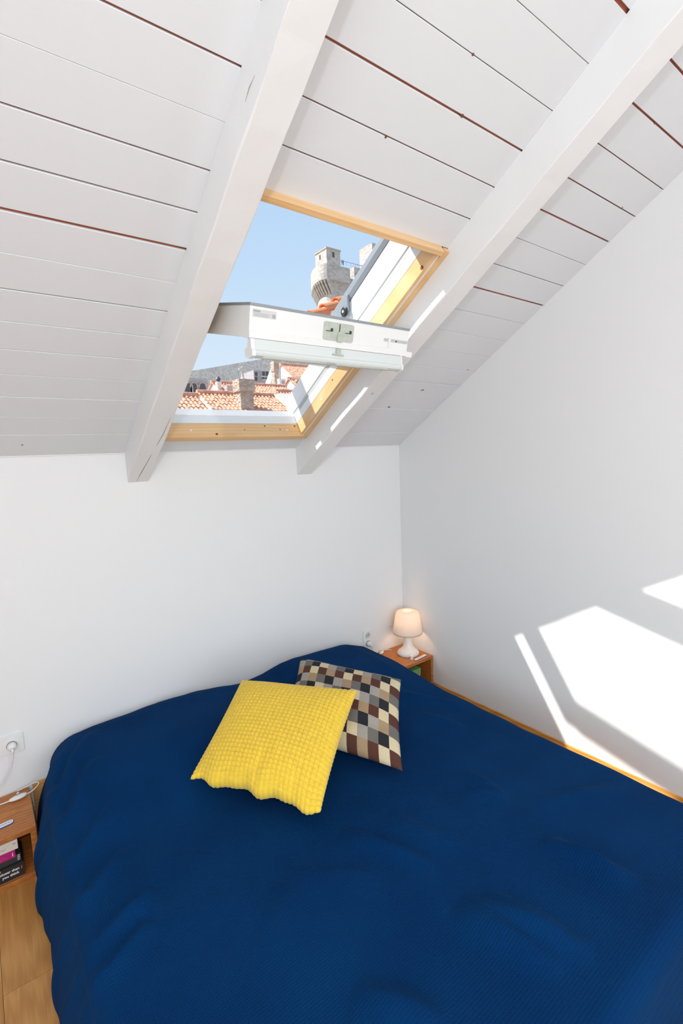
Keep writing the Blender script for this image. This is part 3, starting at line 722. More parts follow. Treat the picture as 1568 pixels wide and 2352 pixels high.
text('spine_lettering', 'Dahl', .02, M_txo, k2, spine_M(-.105, by - .0014, .121), shear=.3) if False else None
sq = MB(); sq.tube([Vector((-.09 + .006 * i, by - .0012, .126 + .0045 * math.sin(i * 1.3))) for i in range(9)], .0011, 5); sq.build('spine_scrawl', M_txo, k2)
box('spine_mark', -.024, -.0215, by - .0016, by - .001, .121, .137, M_txw, k2)
k3 = book(-.21, -.002, by + .004, 2.45, .1435, .185, M_bc, 'thick cream book on top of the bedside pile', grp)
sq = MB(); sq.tube([Vector((-.075 + .004 * i, by + .0036, .160 + .003 * math.sin(i * 1.9))) for i in range(9)], .0008, 5); sq.build('spine_scrawl', M_txp, k3)
box('spine_mark', -.018, -.008, by + .0034, by + .004, .168, .171, M_txp, k3)
g2 = grp
book(2.235, 2.375, 2.315, 2.50, .0225, .060, M_br, 'red book at the bottom of the pile below the lit lamp', g2)
book(2.24, 2.372, 2.312, 2.50, .0605, .100, M_bd, 'charcoal book in the pile below the lit lamp', g2)
book(2.235, 2.37, 2.32, 2.50, .1005, .150, M_bc, 'thick white book in the pile below the lit lamp', g2)
book(2.24, 2.372, 2.315, 2.50, .1505, .196, M_bg, 'green book on top of the pile below the lit lamp', g2)

# ------------------------------------------------------------------ lamp
LX, LY, LZ = 2.374, 2.438, NZR
lamp = tag(empty('table_lamp', (LX, LY, LZ)), 'small white plastic table lamp with glowing shade on the bedside box', 'lamp')
bprof = [(0.0001, 0), (.075, 0), (.079, .004), (.077, .014), (.070, .024), (.054, .036), (.040, .052), (.031, .075), (.026, .10), (.0235, .125), (.023, .172), (.020, .174), (.0001, .174)]
MB().lathe((LX, LY, LZ), bprof, 40).build('lamp_base', M_plastic, lamp, smooth=True)
M_shade = bpy.data.materials.new('translucent_shade'); M_shade.use_nodes = True; nt = M_shade.node_tree; nt.nodes.clear()
o_ = nt.nodes.new('ShaderNodeOutputMaterial'); df = nt.nodes.new('ShaderNodeBsdfDiffuse'); tl = nt.nodes.new('ShaderNodeBsdfTranslucent'); ms = nt.nodes.new('ShaderNodeMixShader')
df.inputs[0].default_value = (.82, .80, .78, 1); tl.inputs[0].default_value = (.85, .80, .74, 1); ms.inputs[0].default_value = .45
nt.links.new(df.outputs[0], ms.inputs[1]); nt.links.new(tl.outputs[0], ms.inputs[2]); nt.links.new(ms.outputs[0], o_.inputs[0])
sprof = [(.106, .132), (.1045, .150), (.098, .205), (.090, .265), (.083, .312), (.076, .326), (.060, .334), (.030, .336), (.030, .3345), (.060, .3325), (.0745, .3245), (.0812, .311), (.0882, .265), (.0962, .205), (.1027, .150), (.1043, .132)]
sprof = [(r_, .158 + (z_ - .132) * .79) for r_, z_ in sprof]
sv = MB(); sv.lathe((LX, LY, LZ), sprof, 48); 
sv.f = [f for f in sv.f if len(f) == 4] + [(k, (k + 1) % 48, 15 * 48 + (k + 1) % 48, 15 * 48 + k) for k in range(48)]; sv.m = [0] * len(sv.f)
sv.build('lamp_shade', M_shade, lamp, smooth=True)
MB().lathe((LX, LY, LZ + .1745), [(0.0001, 0), (.012, 0), (.012, .012), (.017, .022), (.019, .036), (.014, .048), (.0001, .054)], 16).build('bulb', simple('frosted_bulb', (.8, .8, .78), .5), lamp, smooth=True)
ld = bpy.data.lights.new('lamp_bulb', 'POINT'); ld.energy = .8; ld.color = (1.0, .62, .34); ld.shadow_soft_size = .02
lo_ = bpy.data.objects.new('lamp_bulb', ld); col.objects.link(lo_); lo_.parent = lamp; lo_.location = (0, 0, .262)
kn = tag(MB().lathe((2.322, 2.352, NZR), [(0.0001, 0), (.012, 0), (.0125, .010), (.0105, .0105), (.0105, .016), (.0125, .017), (.012, .026), (.0001, .027)], 20).build('small_jar', [M_plastic, M_alu] if False else M_plastic, smooth=False), 'tiny round white pot with a lid in front of the lit lamp', 'pot')
# key tags
def key_tag(cx, cy, cz, L_, w, ang, label):
    e = tag(empty('key_tag', (cx, cy, cz)), label, 'key tag', 'oblong white tags on the bedside boxes')
    ca, sa = math.cos(ang), math.sin(ang)
    def fn(c, p, q): return Vector((cx + p * ca - q * sa, cy + p * sa + q * ca, cz + c))
    MB().prism(rrect(-L_ / 2, L_ / 2, -w / 2, w / 2, w * .48), fn, 0, .0035).build('rim', M_blue, e)
    MB().prism(rrect(-L_ / 2 + .002, L_ / 2 - .002, -w / 2 + .002, w / 2 - .002, w * .4), fn, .0035, .0048).build('face', M_plastic, e)
    MB().prism(rrect(L_ / 2 - .012, L_ / 2 - .008, -.002, .002, .0019), fn, .0048, .0051).build('hole', M_hole, e)
    mb = MB()
    for k in range(6): mb.prism([(-L_ * .25 + k * .010, -.003), (-L_ * .25 + k * .010 + .006, -.003), (-L_ * .25 + k * .010 + .006, .003), (-L_ * .25 + k * .010, .003)], fn, .0048, .0050)
    mb.build('print', M_label2, e)
M_blue = simple('tag_blue', lin(70, 84, 170), .4)
key_tag(-.052, 2.372, NZL, .095, .030, .12, 'oblong white tag with a blue rim on the box of paperbacks')
key_tag(2.385, 2.328, NZR, .13, .026, .10, 'oblong white tag with a blue rim lying before the lit lamp')

# hanging lamp added behind the camera for fill light and the rafters' soft-edged shadows
HX, HY, HZ = -.19, -1.5, 2.86
pend = tag(empty('added_pendant_lamp', (HX, HY, HZ - .1)), 'added white enamel pendant lamp hanging unseen behind the camera', 'lamp')
ptop = ZR - (YRIDGE - HY) * sS / cS
MB().tube([Vector((HX, HY, HZ + .14)), Vector((HX, HY, ptop + .002))], .004, 8).build('cable', M_plastic, pend)
MB().lathe((HX, HY, HZ), [(.16, .03), (.14, .085), (.09, .125), (.03, .145), (.0001, .146), (.0001, .142), (.03, .140), (.088, .120), (.137, .082), (.157, .03)], 32).build('shade', M_pvc, pend, smooth=True)
MB().lathe((HX, HY, HZ), [(.0001, .135), (.018, .135), (.018, .085), (.0001, .085)], 16).build('bulb_holder', M_plastic, pend)
pd = bpy.data.lights.new('added_pendant_light', 'POINT'); pd.energy = 108; pd.color = (.90, .955, 1.0); pd.shadow_soft_size = .045
po_ = bpy.data.objects.new('added_pendant_light', pd); col.objects.link(po_); po_.parent = pend; po_.location = (0, 0, .1)

# ------------------------------------------------------------------ sockets, plugs, cords
def socket(x0, x1, z0, z1, label, wells):
    e = tag(empty('wall_socket', ((x0 + x1) / 2, YB - .004, z0)), label, 'socket')
    MB().prism(rrect(x0, x1, z0, z1, .004), lambda c, p, q: Vector((p, c, q)), YB - .008, YB - .0003).build('face_plate', M_cream_pl, e, bevel=.001)
    for (cx, cz, open_) in wells:
        MB().lathe((cx, YB - .008, cz), [(.024, 0), (.024, .004), (.0215, .0045), (.020, -.0005)], 28, (0, -1, 0)).build('socket_ring', M_cream_pl, e)
        MB().lathe((cx, YB - .0079, cz), [(.0001, .0006), (.0205, .0006), (.0205, 0)], 24, (0, -1, 0)).build('socket_well', M_seal, e)
        if open_:
            for d in (-.0095, .0095): MB().lathe((cx + d, YB - .0086, cz), [(.0001, .0003), (.003, .0003), (.003, 0)], 12, (0, -1, 0)).build('pin_hole', M_hole, e)
    return e
socket(-.062, .068, .408, .494, 'white wall socket plate above the box of paperbacks', [(.022, .449, False)])
socket(2.092, 2.165, .322, .452, 'white double wall socket beside the lit lamp', [(2.129, .418, True), (2.129, .358, False)])
def plug(cx, cz, label, dirv, group='plugs in the wall sockets'):
    e = tag(empty('power_plug', (cx, YB - .03, cz - .018)), label, 'plug', group)
    MB().lathe((cx, YB - .0128, cz), [(.0001, 0), (.0180, 0), (.0185, .012), (.016, .022), (.009, .030), (.0001, .031)], 24, (0, -1, 0)).build('plug_body', M_plastic, e, smooth=True)
    MB().tube([Vector((cx, YB - .042, cz)), Vector((cx, YB - .052, cz - .006)), Vector((cx, YB - .056, cz - .018))], [.006, .005, .0035], 10).build('strain_relief', M_plastic, e, smooth=True)
plug(.022, .449, 'white plug in the socket above the box of paperbacks', None)
plug(2.129, .358, 'white plug in the lower half of the double socket', None)
def cord(pts, r, label, switch=None, end_plug=None):
    e = tag(empty('lamp_cord', pts[0]), label, 'cord')
    MB().tube(spline(pts, 8), r, 7).build('cable', M_plastic, e, smooth=True)
    if switch:
        a, b_ = Vector(switch[0]), Vector(switch[1]); d = b_ - a; rs = [.0035, .009, .0125, .0135, .013, .0095, .0035]
        sw = MB(); sw.tube([a + d * q for q in (0, .1, .28, .5, .72, .9, 1)], rs, 16); so_ = sw.build('inline_switch', M_plastic, e, smooth=True)
        so_.scale = (1, 1, .75)
        MB().lathe(a + d * .5 + Vector((0, 0, .0165)), [(.0001, .0012), (.005, .0012), (.006, 0)], 14).build('switch_button', M_cream_pl, e)
    return e
zc_ = NZL + .003
cord([(.022, 2.544, .429), (.018, 2.55, .40), (.006, 2.565, .352), (-.018, 2.575, .305), (-.05, 2.578, .265), (-.10, 2.58, .235), (-.17, 2.57, zc_ + .0005), (-.22, 2.52, zc_)], .0022, 'thin white cord hanging from the socket above the box of paperbacks')
cord([(-.22, 2.49, zc_), (-.14, 2.51, zc_), (-.08, 2.533, zc_), (-.045, 2.532, zc_), (-.015, 2.522, zc_ + .006), (.058, 2.528, zc_ + .006), (.085, 2.535, zc_ + .012), (.105, 2.552, zc_ + .022), (.090, 2.588 - .03, zc_ + .028), (.062, 2.582, zc_ + .010), (.02, 2.588, zc_)], .0026,
     'white lamp cord with an inline switch looping over the box of paperbacks', ((-.014, 2.521, zc_ + .011), (.057, 2.528, zc_ + .011)))
cord([(2.129, 2.544, .338), (2.132, 2.545, .325), (2.150, 2.55, .300), (2.185, 2.555, .275), (2.215, 2.557, NZR + .006), (2.255, 2.575, NZR + .010), (2.275, 2.585, NZR + .008), (2.305, 2.580, NZR + .004), (2.325, 2.562, NZR + .003)], .0026,
     'white lamp cord with an inline switch running to the lit lamp', ((2.212, 2.556, NZR + .011), (2.252, 2.573, NZR + .013)))

# ------------------------------------------------------------------ outside: town, walls and tower
M_tile = simple('terracotta_tile', (.74, .38, .25), .8, var=.28, vscale=5)
M_tile_near = simple('terracotta_ridge_tile', (.80, .30, .13), .8, var=.12, vscale=8)
M_mortar = simple('roof_mortar', (.70, .62, .55), .9, var=.15, vscale=12)
M_lime = simple('limewash', (.82, .78, .74), .9, var=.05, vscale=2)
M_greywall = simple('grey_render', (.46, .42, .42), .9, var=.12, vscale=1.2)
M_st1 = stone('city_wall_stone', (.60, .51, .45), (.95, .84, .75), 2.4)
M_st2 = stone('tower_stone', (.46, .405, .37), (.66, .59, .53), .9)
M_st3 = stone('chimney_stone', (.46, .35, .27), (.70, .56, .45), 5)
M_shut = simple('window_dark', (.09, .09, .10), .5)
M_ac = simple('ac_white', (.78, .78, .78), .5)
M_ground = simple('hillside', (.42, .40, .34), .95, var=.2, vscale=.1)
gm = MB()
G = [(-180, 9, -9), (260, 9, -9), (260, 60, -6), (-180, 60, -6), (260, 110, 0), (-180, 110, 0), (260, 260, 2), (-180, 260, 2)]
gm.add(G, [(0, 1, 2, 3), (3, 2, 4, 5), (5, 4, 6, 7)])
tag(gm.build('hillside', M_ground), 'rising ground below the town and its walls', kind='structure')

def tile_slope(mb, P0, ex, ed, width, length, pitch=.2, rowl=.34, amp=.05):
    n = ex.cross(ed).normalized()
    if n.z < 0: n = -n
    cols = max(2, int(round(width / pitch))); seg = 6; rows = max(1, int(round(length / rowl)))
    us = [width * i / (cols * seg) for i in range(cols * seg + 1)]
    V = []; nr = 0
    for r_ in range(rows):
        for q, lift in ((0.0, 0.0), (1.0, .028)):
            d = length * (r_ + q) / rows
            for u in us:
                w = (u / width * cols) % 1.0
                h = amp * (math.sin(math.pi * min(1, w / .62)) if w < .62 else -.35 * math.sin(math.pi * (w - .62) / .38)) + lift + (.012 * (hash((int(u / width * cols), r_)) % 7 - 3) / 3)
                V.append(P0 + ex * u + ed * d + n * h)
            nr += 1
    m = len(us); F = [(i * m + k, i * m + k + 1, (i + 1) * m + k + 1, (i + 1) * m + k) for i in range(nr - 1) for k in range(m - 1)]
    mb.add(V, F)
def ridge_row(mb, A, B, r=.13, pitch=.4):
    n = max(1, int((B - A).length / pitch)); d = (B - A) / n
    for k in range(n): mb.tube([A + d * k + Vector((0, 0, .0)), A + d * (k + 1.08) + Vector((0, 0, .03))], [r, r * .88], 8)
def house(name, label, pxl, pxr, py, y, length, pitch_deg, wall, base, parts=None, back=None, pr=.2):
    """a pitched roof with its ridge along X seen at photo positions pxl..pxr, at depth y"""
    A = aty(pxl, py, y); B = aty(pxr, py, y); z = (A.z + B.z) / 2; A.z = B.z = z
    pt = math.radians(pitch_deg); ed = Vector((0, -math.cos(pt), -math.sin(pt))); eb = Vector((0, math.cos(pt), -math.sin(pt)))
    e = tag(empty(name, ((A.x + B.x) / 2, y, base)), label, 'house')
    Lb = back or length
    poly = [(y - length * math.cos(pt) + .25, base), (y - length * math.cos(pt) + .25, z - length * math.sin(pt)), (y, z - .12), (y + Lb * math.cos(pt) - .25, z - Lb * math.sin(pt)), (y + Lb * math.cos(pt) - .25, base)]
    MB().prism(poly, lambda c, p, q: Vector((c, p, q)), A.x + .12, B.x - .12).build('wall', wall, e)
    mb = MB(); tile_slope(mb, A, Vector((1, 0, 0)), ed, B.x - A.x, length, pr)
    t = mb.build('roof_tiles', M_tile, e); t['kind'] = 'stuff'
    MB().prism([(0, -.02), (Lb, -.02), (Lb, -.10), (0, -.10)], lambda c, a, n: Vector((c, y, z)) + eb * a + Vector((0, math.sin(pt), math.cos(pt))) * n, A.x, B.x).build('rear_slope', M_tile, e)
    mb = MB(); ridge_row(mb, A + Vector((0, 0, .02)), B + Vector((0, 0, .02))); t = mb.build('ridge_tiles', M_tile, e); t['kind'] = 'stuff'
    return e, A, B
def chimney(par, px0, px1, py0, py1, y, mat, dpt=.8, collar=.08):
    A = aty(px0, py0, y); B = aty(px1, py0, y); Zb = aty(px0, py1, y).z - .6
    h = A.z - Zb; zc1 = A.z - min(.42 * (h - .6), .9)
    e = box('chimney', A.x + collar, B.x - collar, y + collar, y + dpt - collar, Zb, zc1, mat, par)
    box('chimney_collar', A.x, B.x, y, y + dpt, zc1 + .0005, A.z, mat, e, bevel=.02)
    return e, A, B
# the near roof
h1, A1, B1 = house('tiled_house', 'nearest terracotta roof with a stone chimney, just below the skylight view', 452, 634, 906, 24, 5.5, 29, M_lime, -6)
box('verge', 0, 1.1, 0, 5.6, -.12, .16, M_mortar, h1, fn=lambda u, d, n: Vector((B1.x - .2 + u, 24 - d * math.cos(math.radians(29)), B1.z - d * math.sin(math.radians(29)) + n)))
h2, A2, B2 = house('tiled_house', 'low terracotta roof whose tile ends show beside the nearest roof', 380, 452, 908, 22.6, 1.7, 29, M_lime, -6)
h3, A3, B3 = house('tiled_house', 'pale orange roof beyond the concrete verge of the nearest roof', 632, 720, 901, 26.0, 3.6, 29, M_lime, -6, back=1.6)
c1, CA, CB = chimney(h1, 548, 585, 869, 938, 22.2, M_st3, .75)
# carved finial on the chimney: a small cross with a base
cx, cz = (CA.x + CB.x) / 2 - .05, CA.z
fin = MB(); fin.lathe((cx, 22.55, cz), [(.16, 0), (.13, .07), (.07, .12), (.055, .30), (.09, .34), (.09, .37), (.055, .40), (.05, .62), (.0001, .66)], 12)
fin.box(ident, cx - .17, cx + .17, 22.51, 22.59, cz + .46, cz + .55)
fin.build('finial', M_mortar, c1)
# middle houses
h4, A4, B4 = house('small_house', 'small whitewashed house with a short orange roof behind the nearest ridge', 484, 545, 880, 34.3, 2.2, 30, M_lime, -6)
c2, a, b2 = chimney(h4, 498, 509, 876, 893, 33.2, M_lime, .35, collar=.03)
MB().lathe((( a.x + b2.x) / 2, 33.37, a.z), [(.12, 0), (.12, .12), (.2, .16), (.05, .38), (.0001, .4)], 10).build('cowl', M_shut, c2)
c5, a, b2 = chimney(h4, 521, 537, 885, 906, 32.0, M_greywall, .5, collar=.02)
h5, A5, B5 = house('small_house', 'long low orange roof with a grey wall behind the tall chimney', 556, 656, 886, 29.9, 1.9, 26, M_greywall, -6)
h6, A6, B6 = house('gabled_house', 'whitewashed house with steep orange roof and an air conditioner', 643, 735, 841, 40, 4.2, 34, M_lime, -6)
gp = [aty(616, 887, 38.2), aty(631, 845, 38.2), aty(642, 841, 38.2), aty(644, 905, 38.2), aty(616, 905, 38.2)]
MB().prism([(p.x, p.z) for p in gp], lambda c, p, q: Vector((p, c, q)), 38.0, 39.0).build('gable_wall', M_lime, h6)
h7, A7, B7 = house('gabled_house', 'lower orange roof below the air conditioner', 660, 725, 872, 33.6, 1.9, 32, M_lime, -6)
c3, a, b2 = chimney(h6, 628, 640, 829, 884, 37.0, M_st3, .6, collar=.05)
# air conditioner
pa, pb = aty(641, 869, 36.3), aty(657, 887, 36.3)
ac = tag(empty('air_conditioner', ((pa.x + pb.x) / 2, 36.5, pb.z)), 'white air conditioner box on the gabled house', 'air conditioner')
box('casing', pa.x, pb.x, 36.3, 36.65, pb.z, pa.z, M_ac, ac, bevel=.02)
MB().lathe(((pa.x + pb.x) / 2 + .06, 36.299, (pa.z + pb.z) / 2), [(.0001, .004), (.17, .004), (.17, 0)], 20, (0, -1, 0)).build('fan_grille', M_greywall, ac)
box('bracket', pa.x, pb.x, 36.3, 37.98, pb.z - .06, pb.z - .001, M_ac, ac)
# dormer wall and brick parapet
MB().prism([(p.x, p.z) for p in (aty(681, 866, 32.6), aty(704, 868, 32.6), aty(704, 876, 32.6), aty(690, 876, 32.6))], lambda c, p, q: Vector((p, c, q)), 32.6, 33.4).build('dormer_wall', M_lime, h7)
d0, d1 = aty(684, 872, 31.2), aty(706, 890, 31.2)
for k in range(4):
    w = (d1.x - d0.x) / 4; box('parapet_pier', d0.x + w * k, d0.x + w * k + w * .55, 31.2, 31.5, d1.z - 2, d0.z - .12, M_tile_near, h7)
box('parapet_coping', d0.x - .1, d1.x + .1, 31.15, 31.55, d0.z - .1195, d0.z, M_tile, h7)
# grey building with arched openings, left
p0, p1 = aty(405, 866, 44), aty(479, 906, 44)
gb = tag(empty('grey_building', ((p0.x + p1.x) / 2, 46, -6)), 'grey building with a row of arched openings below the town wall', 'building')
box('wall', p0.x, p1.x, 44, 48, -6, p0.z, M_greywall, gb)
for pxc in (433, 445, 465):
    c = aty(pxc, 892, 43.98); w = .33
    poly = [(c.x - w, c.z - .55)] + [(c.x + w * -math.cos(math.pi * k / 8), c.z + .18 + w * math.sin(math.pi * k / 8)) for k in range(9)] + [(c.x + w, c.z - .55)]
    MB().prism(poly, lambda cc, p, q: Vector((p, cc, q)), 43.9, 43.998).build('arch_window', M_shut, gb)
    MB().tube([Vector((p, 43.93, q)) for p, q in poly], .07, 6).build('arch_surround', M_st3, gb)
# house with gridded windows in front of the wall
p0, p1 = aty(582, 850, 52), aty(626, 900, 52)
gw = tag(empty('grey_building', ((p0.x + p1.x) / 2, 53.5, -6)), 'grey building with rows of small windows behind the tall chimney', 'building')
box('wall', p0.x, p1.x, 52, 55, -6, p0.z, M_greywall, gw)
for (px, py) in ((588, 859), (605, 858), (613, 857), (588, 870), (604, 868), (612, 867)):
    c = aty(px, py, 51.98); box('window', c.x - .13, c.x + .13, 51.9, 51.998, c.z - .2, c.z + .2, M_shut, gw)
a_, b_ = aty(598, 872, 51.9), aty(619, 870, 51.9); 
for k in range(2): box('balcony_rail', a_.x, b_.x, 51.4, 51.5, a_.z - .1 + k * .35, a_.z - .02 + k * .35, M_lime, gw)
# town wall
q0, q1 = aty(440, 852, 75), aty(606, 824, 95); q2 = aty(800, 800, 105)
wp = [Vector((q0.x - 12, 70, q0.z - 4.5)), q0, q1, Vector((q2.x, 105, q1.z + 5))]
tw = MB(); n_ = len(wp)
vs = [Vector((p.x, p.y, -8)) for p in wp] + wp + [p + Vector((0, 3, 0)) for p in wp] + [Vector((p.x, p.y + 3, -8)) for p in wp]
fs = []
for k in range(n_ - 1):
    for L0 in (0, 1, 2): fs.append((L0 * n_ + k, L0 * n_ + k + 1, (L0 + 1) * n_ + k + 1, (L0 + 1) * n_ + k))
tw.add(vs, fs); tag(tw.build('town_wall', M_st1), 'long grey stone town wall climbing the hill behind the roofs', 'wall')

# tower: rounded bastion on corbels, square turret on top, curtain wall to the side
TY = 128.0
def tx(px, py=640): return aty(px, py, TY).x
def tz(px, py): return aty(px, py, TY).z
k_ = (tx(760) - tx(750)) / 10       # metres per photo pixel here
tower = tag(empty('stone_tower', (tx(745), TY + 6, 0)), 'pale stone fortress tower with corbelled crown and square turret', 'tower')
FL = [(0, 0), (-.6, .9), (-1.0, 2.0), (-1.15, 3.2), (-1.0, 4.5), (-.6, 6.2), (0, 8), (.7, 9.5), (1.5, 11), (2.4, 12.5), (3.4, 14), (6, 17)]
def bastion(name, pxc, py_top, py_bot, lat, mat, yf):
    """plan: flat face towards the town, long rounded flank towards the sun; lat = flank width in photo pixels"""
    c = aty(pxc, 640, yf); kk = lat * .1335 / 5.2
    plan = [(c.x + a * kk, yf + b * kk) for a, b in FL] + [(c.x + 9, yf + 17 * kk), (c.x + 9, yf)]
    zt = aty(pxc, py_top, yf).z; zb = aty(pxc, py_bot, yf).z if py_bot else 0
    return MB().prism(plan, lambda c_, p, q: Vector((p, q, c_)), zb, zt).build(name, mat, tower), plan, zt, zb
crown, plan, zt, zb = bastion('crown', 751, 604, 640, 38, M_st2, TY - 1.3)
drum, plan2, _, _ = bastion('drum', 763, 630, None, 36, M_st2, TY)
# corbels carrying the crown along its flank
pts = [Vector((p, q, 0)) for p, q in plan[:12]]; pin = [Vector((p, q, 0)) for p, q in plan2[:12]]
acc = []
for i in range(11):
    n_s = 1
    for j in range(n_s): acc.append((pts[i].lerp(pts[i + 1], j / n_s), pin[i].lerp(pin[i + 1], j / n_s)))
for po, pi in acc:
    d = (pi - po); tang = d.cross(Vector((0, 0, 1))).normalized() * .26
    prof_ = [(0.04, -.001), (.08, -.7), (.35, -1.6), (.75, -2.9), (1.02, -3.8), (1.02, -.001)]
    MB().prism(prof_, lambda c_, p, q: po + d * p + tang * c_ + Vector((0, 0, zb + q)), -1, 1).build('corbel', M_st2, tower)
# square turret
ta, tb = aty(724, 588, TY + 3), aty(749, 575, TY - .62)
x0, x1 = aty(750, 590, TY - 1.3).x, aty(781, 590, TY - 1.3).x; yt = TY - 1.3
zt2 = tz(765, 579)
MB().box(ident, x0, x1, yt, yt + 6.1, zt - .01, zt2).build('turret', M_st2, tower)
MB().prism([(x0 - .2, yt - .2), (x1 + .2, yt - .2), (x1 + .2, yt + 6.3), (x0 - .2, yt + 6.3)], lambda c_, p, q: Vector((p, q, c_)), zt2, zt2 + .4).build('turret_coping', M_st3, tower)
box('arch_window', x0 + (x1 - x0) * .42, x0 + (x1 - x0) * .56, yt - .1, yt - .0005, zt2 - 2.2, zt2 - .7, M_shut, tower)
MB().box(ident, x0 - .1, x0 - .0005, yt + 3.2, yt + 3.8, zt2 - 2.2, zt2 - .9).build('arch_window', M_shut, tower)
# curtain wall and the stepped end
wz = tz(815, 613)
cwl = tag(empty('curtain_wall', (tx(815), TY + 1, 8)), 'fortress curtain wall with a walkway beside the tower', 'wall')
box('wall', plan2[0][0] + 9.01, tx(870), TY + .2, TY + 6, 0, wz, M_st2, cwl)
box('step_turret', tx(854), tx(905), TY - .5, TY + 6, wz + .01, tz(866, 563), M_st2, cwl)
MB().prism([(tx(847), wz), (tx(853.9), wz), (tx(853.9), wz + 4.2)], lambda c, p, q: Vector((p, c, q)), TY - .4, TY + 5).build('step_buttress', M_st2, cwl)
# blue rail
rl = MB(); xa, xb = x1 + .1, tx(850)
rl.tube([Vector((xa, TY + .6, wz + 1.15)), Vector((xb, TY + .6, wz + 1.15))], .06, 6)
for k in range(8): rl.tube([Vector((xa + (xb - xa) * k / 7, TY + .6, wz)), Vector((xa + (xb - xa) * k / 7, TY + .6, wz + 1.15))], .04, 5)
rl.build('railing', simple('blue_rail', lin(90, 130, 200), .5), cwl)
# visitors on the walkway
def person(px, shirt, trousers, hair, label, turn=0.0, arm=0):
    mt, nt, b = newmat('clothes'); N = nt.nodes; L = nt.links
    tcn = N.new('ShaderNodeTexCoord'); sp_ = N.new('ShaderNodeSeparateXYZ'); r_ = N.new('ShaderNodeValToRGB'); r_.color_ramp.interpolation = 'CONSTANT'
    mr_ = N.new('ShaderNodeMapRange'); mr_.inputs['From Max'].default_value = 1.8
    L.new(tcn.outputs['Object'], sp_.inputs[0]); L.new(sp_.outputs[2], mr_.inputs[0]); L.new(mr_.outputs[0], r_.inputs[0]); L.new(r_.outputs[0], b.inputs['Base Color'])
    e = r_.color_ramp.elements; e[0].color = (*trousers, 1); e[1].position = .53; e[1].color = (*shirt, 1)
    q = e.new(.83); q.color = (.55, .36, .27, 1); q = e.new(.95); q.color = (*hair, 1)
    P = [(0, 0, .95), (0, 0, 1.15), (0, 0, 1.40), (0, 0, 1.52), (0, .02, 1.66), (0, .02, 1.76), (.10, 0, .88), (.11, .02, .48), (.12, 0, .06), (.12, -.12, .04), (-.10, 0, .88), (-.11, .02, .48), (-.12, 0, .06), (-.12, -.12, .04),
         (.20, 0, 1.38), (.25, .02, 1.12), (.24 - .1 * arm, -.10 - .1 * arm, .90 + .15 * arm), (-.20, 0, 1.38), (-.25, .02, 1.12), (-.24, -.10, .90)]
    E_ = [(0, 1), (1, 2), (2, 3), (3, 4), (4, 5), (0, 6), (6, 7), (7, 8), (8, 9), (0, 10), (10, 11), (11, 12), (12, 13), (2, 14), (14, 15), (15, 16), (2, 17), (17, 18), (18, 19)]
    R_ = [.15, .14, .16, .06, .11, .08, .09, .065, .045, .04, .09, .065, .045, .04, .065, .048, .038, .065, .048, .038]
    me = bpy.data.meshes.new('person'); me.from_pydata(P, E_, []); o = bpy.data.objects.new('person', me); col.objects.link(o)
    sk = o.modifiers.new('skin', 'SKIN'); 
    bm = bmesh.new(); bm.from_mesh(me); ly = bm.verts.layers.skin.verify()
    for i, v in enumerate(bm.verts): v[ly].radius = (R_[i], R_[i]); v[ly].use_root = (i == 0)
    bm.to_mesh(me); bm.free()
    sb = o.modifiers.new('smooth', 'SUBSURF'); sb.levels = 1; sb.render_levels = 1
    me.materials.append(mt)
    o.location = (tx(px, 612), TY + 1.0, wz); o.rotation_euler = (0, 0, turn)
    tag(o, label, 'person', 'visitors on the fortress walkway')
person(793, (.10, .18, .42), (.06, .07, .10), (.10, .07, .05), 'person in a blue top standing by the walkway rail next to the tower', .4, 1)
person(790, (.60, .52, .45), (.20, .20, .22), (.12, .08, .05), 'person in a beige top partly behind the one in blue', -.6)
person(815, (.75, .55, .50), (.60, .55, .52), (.25, .16, .10), 'person in a pale pink top on the walkway', 1.2, 1)
person(825, (.78, .62, .60), (.65, .60, .58), (.16, .10, .06), 'person in a light top and pale trousers on the walkway', .2)
person(836, (.05, .06, .10), (.05, .05, .07), (.06, .05, .04), 'person in dark clothes near the stepped turret', 2.2)
person(842, (.09, .09, .14), (.06, .06, .08), (.08, .06, .05), 'person in a dark jacket leaning towards the stepped turret', -.9, 1)

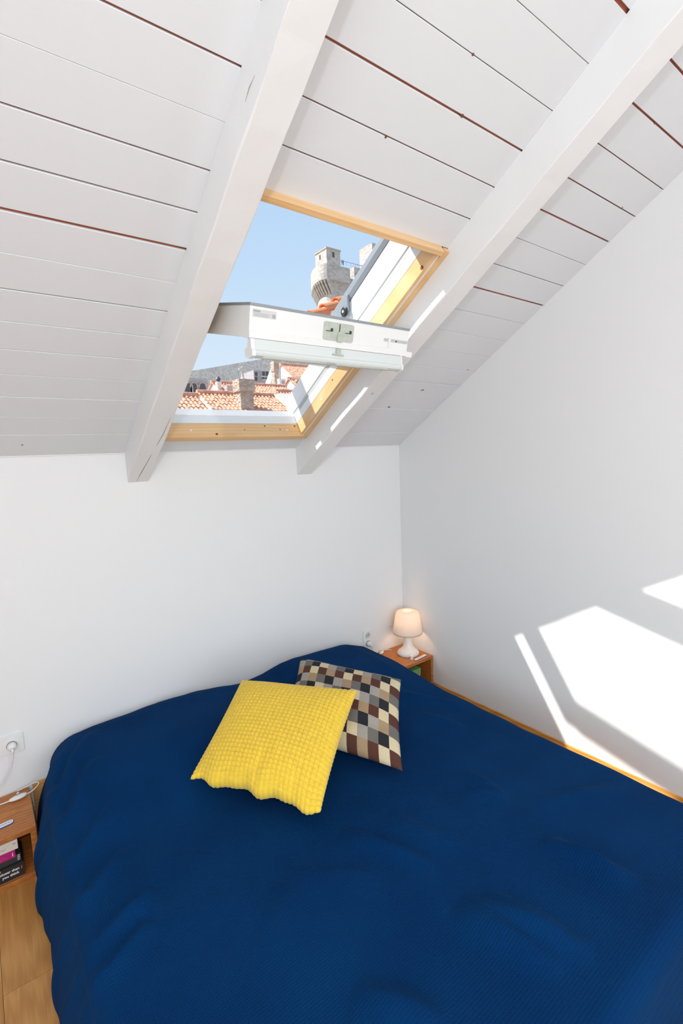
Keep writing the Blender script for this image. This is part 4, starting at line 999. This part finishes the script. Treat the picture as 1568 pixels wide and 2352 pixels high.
# neighbouring hip ridge right outside the skylight
rd = tag(empty('ridge_roof', aty(770, 730, 4.6)), 'bright orange ridge tiles on mortar right outside the open skylight', 'roof')
ra, rb = aty(732, 732, 4.7), aty(812, 690, 4.7)
dv = (rb - ra); L_ = dv.length; dv.normalize(); side = Vector((0, 1, 0)); upv = dv.cross(side).normalized()
if upv.z < 0: upv = -upv
nT = 3; tl_ = .24
def half_tile(k):
    mb = MB(); V = []; seg = 10
    base = ra + dv * (k * tl_ * .86 - .10)
    for q, rr, lift in ((0, .095, .035), (1.0, .080, .0)):
        for inner in (0, .014):
            for i in range(seg + 1):
                a = math.pi * i / seg
                V.append(base + dv * (q * tl_) + side * math.cos(a) * (rr - inner) + upv * (math.sin(a) * (rr - inner) + lift))
    m = seg + 1; F = []
    for i in range(seg):
        F += [(i, i + 1, 2 * m + i + 1, 2 * m + i), (m + i, 3 * m + i, 3 * m + i + 1, m + i + 1), (i, m + i, m + i + 1, i + 1), (2 * m + i, 2 * m + i + 1, 3 * m + i + 1, 3 * m + i)]
    F += [(0, 2 * m, 3 * m, m), (seg, m + seg, 3 * m + seg, 2 * m + seg)]
    return obj('ridge_tile', V, F, M_tile_near, rd, smooth=False)
for k in range(3): 
    half_tile(k)
    base = ra + dv * (k * tl_ * .86 - .10)
    vs = []
    mb = MB().lathe(base + dv * .004 + upv * .02, [(.0001, -.012), (.05, -.008), (.074, .002), (.074, .02)], 12, dv); mb.build('mortar', M_mortar, rd)
# slopes of that roof either side of the ridge
for sg, ln in ((1, .5), (-1, .22)):
    ed = (side * sg * .82 - upv * .57).normalized(); mb = MB(); tile_slope(mb, ra - dv * .15 + ed * .06 - upv * .03, dv, ed, L_ + .5, ln, .2, .34, .04)
    t = mb.build('roof_slope_tiles', M_tile_near, rd); t['kind'] = 'stuff'

wt = MB(); wt.prism([(ra.x + .02, -9), (rb.x + .5, -9), (rb.x + .5, rb.z + .12), (ra.x + .02, ra.z - .06)], lambda c, p, q: Vector((p, c, q)), ra.y - .07, ra.y + .07)
wt.build('wall', M_lime, rd)
